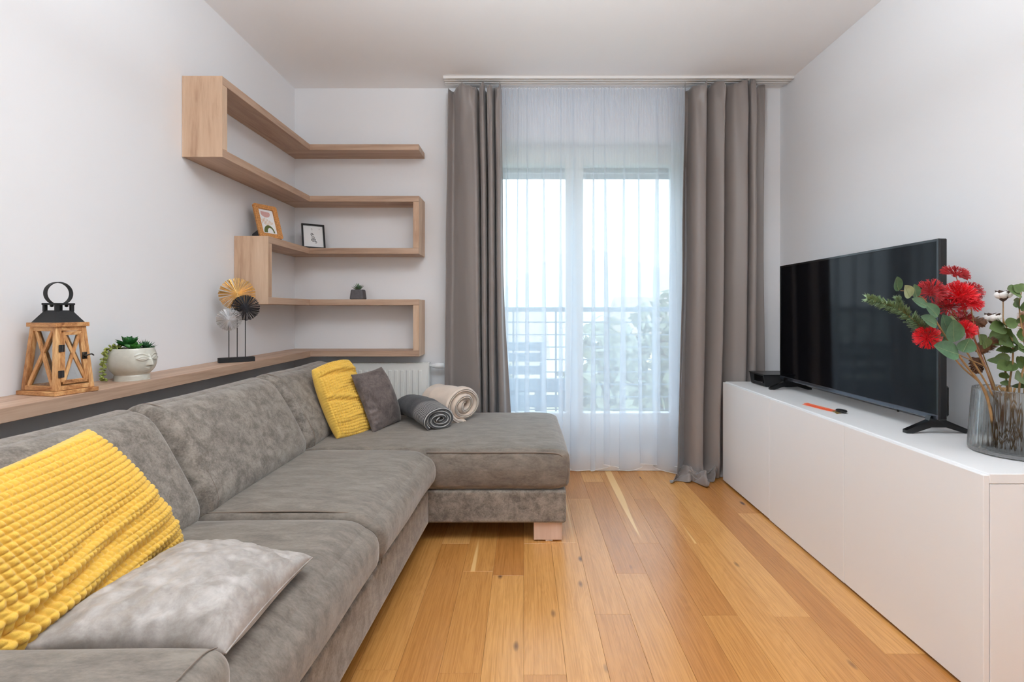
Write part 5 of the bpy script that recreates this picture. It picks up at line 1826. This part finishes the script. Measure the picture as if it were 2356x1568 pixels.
def flower_head(p, R, axis, seed, parent, mat, n=190, flat=1.0):
    r = np.random.default_rng(seed)
    ax = axis_to(axis)
    mb = MB()
    mb.lathe([(0, -R * .25), (R * .12, -R * .2), (R * .16, 0), (0, R * .12)], p, 8, ax)
    for i in range(n):
        z = 1 - 1.35 * (i + .5) / n
        an = i * 2.39996 + r.uniform(-.3, .3)
        rr_ = math.sqrt(max(0, 1 - z * z))
        d = ax @ np.array([rr_ * math.cos(an), rr_ * math.sin(an), z * flat])
        L = R * r.uniform(.82, 1.05)
        q = p + d * L
        side = np.cross(d, r.normal(size=3)); side /= np.linalg.norm(side) + 1e-9
        mid = p + d * L * .6 + side * R * .03
        mb.tube([p + d * R * .1, mid, q], [R * .012, R * .016, R * .022], 3, caps=False)
        for s in (-1, 1):
            mb.tube([mid, q + side * s * R * .10 + d * R * .02], [R * .012, R * .020], 3, caps=True)
    return mb.build('flower_head', mat, parent)


def build_flowers():
    # --- red flower spray
    f0 = foot(2.6, .055)
    rf = thing('red_flower_spray', f0.tolist(), 'spray of spiky red globe flowers on brown stems in the vase', 'flower')
    heads = [(2198, 630, .010, 30, .62, 'red_dark', (.2, -.3, 1)), (2140, 673, -.015, 32, .95, 'red_dark', (-.3, -.6, .8)), (2205, 682, -.030, 36, .95, 'red', (-.1, -.6, .8)), (2230, 672, .03, 28, .9, 'red_dark', (.2, -.2, 1)),
             (2232, 697, -.045, 25, .8, 'red', (.1, -.6, .8)), (2185, 706, -.02, 30, .95, 'red_dark', (-.3, -.5, .8)), (2212, 735, -.005, 24, .9, 'red_dark', (-.2, -.6, .6)),
             (2221, 758, -.055, 23, .8, 'red', (-.1, -.8, .6)), (2133, 776, -.045, 26, .95, 'red', (-.7, -.6, .3))]
    rim = vp(2281, 893, -.03); rim2 = vp(2287, 893, .01)
    main = stem_path(f0, [vp(2300, 960, -.01), vp(2285, 893, -.01), vp(2250, 800, -.01), vp(2225, 735, -.005)])
    MB().tube(main, np.linspace(.0042, .0022, len(main)), 7).build('stem', M['stem_red'], rf, smooth=True)
    tw = MB()
    joins = {0: vp(2222, 720), 1: vp(2232, 765, -.01), 2: vp(2228, 745, -.01), 3: vp(2236, 770, 0), 4: vp(2242, 780, -.02), 5: vp(2236, 775, -.01), 6: vp(2238, 780, 0), 7: vp(2252, 815, -.03), 8: vp(2262, 840, -.03)}
    for i, (px, py, dy, R, fl, mk, axv) in enumerate(heads):
        p = vp(px, py, dy)
        j = joins[i]
        path = smooth_path([j, (j + p) / 2 + np.array([.004, 0, -.006]), p], 5)
        tw.tube(path, np.linspace(.0020, .0012, len(path)), 6)
        flower_head(p, R * .00142, axv, 20 + i, rf, M[mk], 150 if mk == 'red' else 105, fl)
    for k_, (a_, b_) in enumerate((((2287, 893), (2245, 800)), ((2276, 893), (2212, 790)))):
        pth = stem_path(foot(2.2 + k_ * .5, .06), [vp(2296 + k_ * 6, 965, .0), vp(*a_, -.02 - .01 * k_), vp(*b_, -.02)])
        tw.tube(pth, np.linspace(.0038, .0022, len(pth)), 7)
    rq = random.Random(12)
    for k_ in range(9):                                    # bundle of wire stems standing in the vase
        an = rq.uniform(0, 6.28)
        pth = stem_path(foot(an, rq.uniform(.02, .07)), [VC + np.array([rq.uniform(-.05, .03), rq.uniform(-.05, .04), .11]), VC + np.array([rq.uniform(-.055, -.02), rq.uniform(-.045, .02), .215])])
        tw.tube(pth, rq.uniform(.0022, .0036), 6)
    tw.build('twigs', M['stem_brown'], rf, smooth=True)

    # --- large leaf branch reaching over the screen
    f1 = foot(3.0, .065)
    lb = thing('leafy_branch', f1.tolist(), 'artificial branch of large grey green leaves arching toward the screen', 'branch')
    br = stem_path(f1, [vp(2282, 965, -.03), vp(2262, 893, -.035), vp(2215, 830, -.04), vp(2170, 765, -.05), vp(2140, 715, -.05), vp(2128, 690, -.05), vp(2100, 672, -.05), vp(2072, 668, -.05)])
    MB().tube(br, np.linspace(.0042, .0012, len(br)), 7).build('stem', M['stem_brown'], lb, smooth=True)
    L_ = [((2068, 669), (2053, 634), -.05, 20, 'leaf_blue', .3), ((2094, 684), (2078, 655), -.055, 24, 'leaf_pale', .1), ((2109, 684), (2100, 652), -.05, 18, 'leaf_blue', .1), ((2132, 704), (2092, 688), -.06, 20, 'leaf_blue', .1),
          ((2158, 728), (2130, 696), -.05, 24, 'leaf_blue', -.1), ((2156, 748), (2112, 728), -.065, 24, 'leaf_blue', .1), ((2195, 787), (2190, 733), -.07, 32, 'leaf_blue', .1), ((2190, 792), (2145, 760), -.04, 28, 'leaf_blue', -.1),
          ((2206, 815), (2140, 796), -.07, 36, 'leaf_blue', .1), ((2215, 810), (2230, 777), -.075, 30, 'leaf_blue', .1), ((2180, 760), (2164, 722), -.03, 26, 'leaf_blue', .1), ((2262, 790), (2250, 768), -.01, 22, 'leaf_euca', .1), ((2270, 800), (2262, 775), .0, 22, 'leaf_euca', .1), ((2178, 745), (2190, 726), -.03, 24, 'leaf_pale', .1)]
    for (b_, t_, dy, W, mk, cu) in L_:
        p, q = vp(b_[0], b_[1], dy), vp(t_[0], t_[1], dy - .012)
        d = q - p
        lf = mesh_obj('leaf', *leaf_geo(p, d, np.array([-.25, -.85, .35]), np.linalg.norm(d), W * .0014 * 1.15, .18, cu, 12, 1, m=6), M[mk], lb, smooth=True)
        nr = np.array([-.25, -.85, .35]); du = d / np.linalg.norm(d); nr = nr - du * nr.dot(du); nr /= np.linalg.norm(nr)
        mesh_obj('midrib', *tube_geo([p + nr * .0006, p + d * .45 + nr * (.0006 + cu * np.linalg.norm(d) * .2), p + d * .92 + nr * (.0004 + cu * np.linalg.norm(d) * .85)], [.0006, .0005, .0003], 4), M['leaf_pale'], lf)

    # --- pine sprig
    f2 = foot(3.3, .055)
    ps = thing('pine_sprig', f2.tolist(), 'fluffy green artificial pine sprig pointing at the screen', 'branch')
    br = stem_path(f2, [vp(2285, 965, -.02), vp(2264, 893, -.02), vp(2215, 845, -.02), vp(2165, 790, -.02), vp(2120, 752, -.02), vp(2075, 715, -.02), vp(2030, 697, -.02), vp(1996, 686, -.02)])
    MB().tube(br, np.linspace(.0036, .0010, len(br)), 6).build('stem', M['stem_brown'], ps, smooth=True)
    r = np.random.default_rng(4)
    T_, N_, B_ = frames(br)
    nd = MB()
    i0 = int(len(br) * .58)
    for i in range(i0, len(br) - 1):
        k = (i - i0) / (len(br) - i0)
        for q in range(34):
            f = r.random(); p = br[i] * (1 - f) + br[i + 1] * f
            an = r.uniform(0, 6.28)
            rad_ = N_[i] * math.cos(an) + B_[i] * math.sin(an)
            d = T_[i] * r.uniform(.45, .8) + rad_ * r.uniform(.6, 1.0)
            d /= np.linalg.norm(d)
            L = r.uniform(.024, .036) * (1 - .45 * k)
            nd.tube([p, p + d * L * .55 + rad_ * .0012, p + d * L], [.0012, .0013, .0005], 3, caps=False)
    # a short side shoot
    s0 = br[int(len(br) * .72)]
    sp = smooth_path([s0, s0 + [-.02, -.005, .03], s0 + [-.030, -.005, .050]], 6)
    for i in range(len(sp) - 1):
        for q in range(24):
            an = r.uniform(0, 6.28); rad_ = np.array([math.cos(an), math.sin(an), .2 * r.normal()])
            d = (sp[-1] - sp[0]) / .055 * r.uniform(.5, 1) + rad_ * .8; d /= np.linalg.norm(d)
            nd.tube([sp[i], sp[i] + d * .008, sp[i] + d * r.uniform(.010, .016)], [.0005, .0006, .0002], 3, caps=False)
    nd.build('needles', M['needle'], ps)

    # --- pine cones
    f3 = foot(1.8, .05)
    pc = thing('pine_cone_pick', f3.tolist(), 'three brown pine cones on a thin stem behind the red flowers', 'pine cone')
    br = stem_path(f3, [vp(2296, 960, .03), vp(2290, 893, .035), vp(2262, 815, .04), vp(2250, 760, .045), vp(2246, 735, .045)])
    MB().tube(br, .0018, 6).build('stem', M['stem_brown'], pc, smooth=True)
    for (px, py, dy, R, axv) in ((2238, 740, .04, 22, (.8, -.4, -.1)), (2268, 795, .03, 24, (.5, -.5, .6)), (2246, 838, .045, 20, (-.3, -.5, -.7))):
        p = vp(px, py, dy); Rm = R * .0014; ax = axis_to(axv)
        mb = MB(); mb.lathe([(0, -Rm), (Rm * .55, -Rm * .6), (Rm * .5, .2 * Rm), (0, Rm)], p, 10, ax)
        for i in range(54):
            z = -0.95 + 1.85 * i / 53
            an = i * 2.39996
            rad_ = ax @ np.array([math.cos(an), math.sin(an), 0])
            w = math.sqrt(max(0.05, 1 - z * z)) * .75
            b_ = p + ax[:, 2] * z * Rm * .9 + rad_ * Rm * .25
            d = rad_ * w + ax[:, 2] * (.25 + .3 * z)
            V, F = leaf_geo(b_, d, ax[:, 2], Rm * .55 * (w + .25), Rm * .5, .15, .35, 4, 1, thick=Rm * .07, m=2)
            mb.add(V, F)
        mb.build('pine_cone', M['cone'], pc)

    # --- cotton stems
    f4 = foot(1.0, .04)
    ct = thing('cotton_stem', f4.tolist(), 'cotton stem with two open white bolls in brown husks', 'branch')
    for (px, py, base) in ((2308, 684, [(2318, 893), (2309, 790), (2308, 706)]), (2283, 736, [(2316, 893), (2306, 810), (2288, 756)])):
        p = vp(px, py, .02)
        path = stem_path(f4, [vp(2322, 965, .01)] + [vp(x, y, .02) for x, y in base] + [p - np.array([0, 0, .012])])
        MB().tube(path, .0017, 6).build('stem', M['stem_brown'], ct, smooth=True)
        mb = MB()
        rr3 = random.Random(px)
        for i in range(5):
            an = i * 2 * PI / 5 + .3
            c_ = p + np.array([math.cos(an) * .013, math.sin(an) * .011, .007 + .003 * rr3.random()])
            V, F = lathe_geo([(0, -.012), (.007, -.009), (.0115, -.002), (.0108, .006), (.006, .010), (0, .012)], c_, 12)
            V = c_ + (V - c_) * (1 + .08 * nz(V, 300, i))[:, None]
            mb.add(V, F)
        boll = mb.build('cotton_boll', M['cotton'], ct, smooth=True)
        for i in range(4):
            an = i * PI / 2 - 1.2
            d = np.array([math.cos(an) * 1.1, math.sin(an) * 1.1, .8]); nr = np.array([-math.cos(an), -math.sin(an), .5])
            mesh_obj('husk', *leaf_geo(p + [0, 0, -.014], d, nr, .040, .027, .45, .45, 8, 1, thick=.0015), M['husk'], boll, smooth=True)

    # --- eucalyptus
    def euca(name_label, fxy, nodes, dy, seed, leaves):
        f = foot(*fxy)
        eu = thing('eucalyptus_branch', f.tolist(), name_label, 'branch', 'eucalyptus branches')
        path = stem_path(f, [vp(x, y, dy) for x, y in nodes])
        MB().tube(path, np.linspace(.0038, .0014, len(path)), 7).build('stem', M['stem_brown'], eu, smooth=True)
        r = random.Random(seed)
        for (bx, by, tx, ty, W) in leaves:
            d_ = dy + r.uniform(-.05, .03)
            p, q = vp(bx, by, dy), vp(tx, ty, d_)
            d = q - p; L = np.linalg.norm(d)
            nr = np.array([r.uniform(-.5, .2), -1, r.uniform(.1, .9)])
            V, F = leaf_geo(p, d, nr, L, W * .0014, .12, r.uniform(-.1, .15), 10, 1, m=6)
            mesh_obj('leaf', V, F, M['leaf_euca'], eu, smooth=True)
    euca('eucalyptus branch with round green leaves around the cotton stem', (0.6, .03), [(2330, 965), (2322, 893), (2330, 830), (2328, 780), (2312, 745), (2308, 730)], .0, 3,
         [(2313, 752, 2272, 757, 34), (2312, 748, 2340, 738, 26), (2310, 748, 2296, 736, 24), (2318, 765, 2276, 776, 34), (2325, 782, 2340, 782, 34), (2330, 785, 2306, 778, 34), (2328, 790, 2298, 792, 28),
          (2330, 802, 2288, 808, 18), (2326, 806, 2344, 806, 30), (2325, 822, 2286, 825, 24), (2322, 832, 2270, 828, 20), (2322, 835, 2292, 848, 30), (2328, 830, 2322, 854, 28), (2318, 858, 2300, 868, 20), (2322, 885, 2300, 880, 26),
          (2312, 776, 2284, 795, 22), (2318, 770, 2330, 755, 26), (2335, 790, 2352, 800, 24)])
    euca('eucalyptus branch with round green leaves standing tallest in the vase', (0.1, .05), [(2350, 965), (2345, 893), (2360, 820), (2352, 760), (2345, 705), (2350, 672)], -.02, 5,
         [(2348, 676, 2312, 668, 38), (2350, 672, 2332, 655, 30), (2350, 670, 2372, 655, 30), (2346, 704, 2330, 690, 28), (2346, 706, 2362, 690, 30), (2346, 700, 2330, 700, 22), (2354, 770, 2336, 770, 30), (2356, 776, 2380, 764, 34),
          (2358, 800, 2340, 806, 28), (2358, 812, 2380, 800, 34), (2356, 832, 2338, 836, 30), (2354, 838, 2376, 830, 36), (2352, 868, 2336, 870, 34), (2350, 880, 2340, 892, 34), (2352, 874, 2376, 872, 36), (2352, 732, 2338, 742, 16), (2352, 735, 2372, 728, 26)])
    f5 = foot(-.2, .03)
    pm = thing('pampas_stem', f5.tolist(), 'soft pinkish pampas plume rising at the back of the vase', 'branch')
    pth = stem_path(f5, [vp(2352, 960, .03), vp(2356, 893, .035), vp(2362, 780, .04), vp(2362, 700, .04)])
    MB().tube(pth, .0016, 6).build('stem', M['stem_brown'], pm, smooth=True)
    mb = MB(); r = np.random.default_rng(9)
    for i in range(520):
        t = r.random(); p = vp(2362, 790 - 95 * t, .04)
        an = r.uniform(0, 6.28); d = np.array([math.cos(an) * .8, math.sin(an) * .8, r.uniform(.2, 1.0)]); d /= np.linalg.norm(d)
        L = .022 * (.5 + math.sin(PI * min(1, t + .1)))
        mb.tube([p, p + d * L * .6, p + d * L + [0, 0, -.004]], [.0006, .0009, .0003], 3, caps=False)
    mb.build('plume', M['pampas'], pm)


build_flowers()
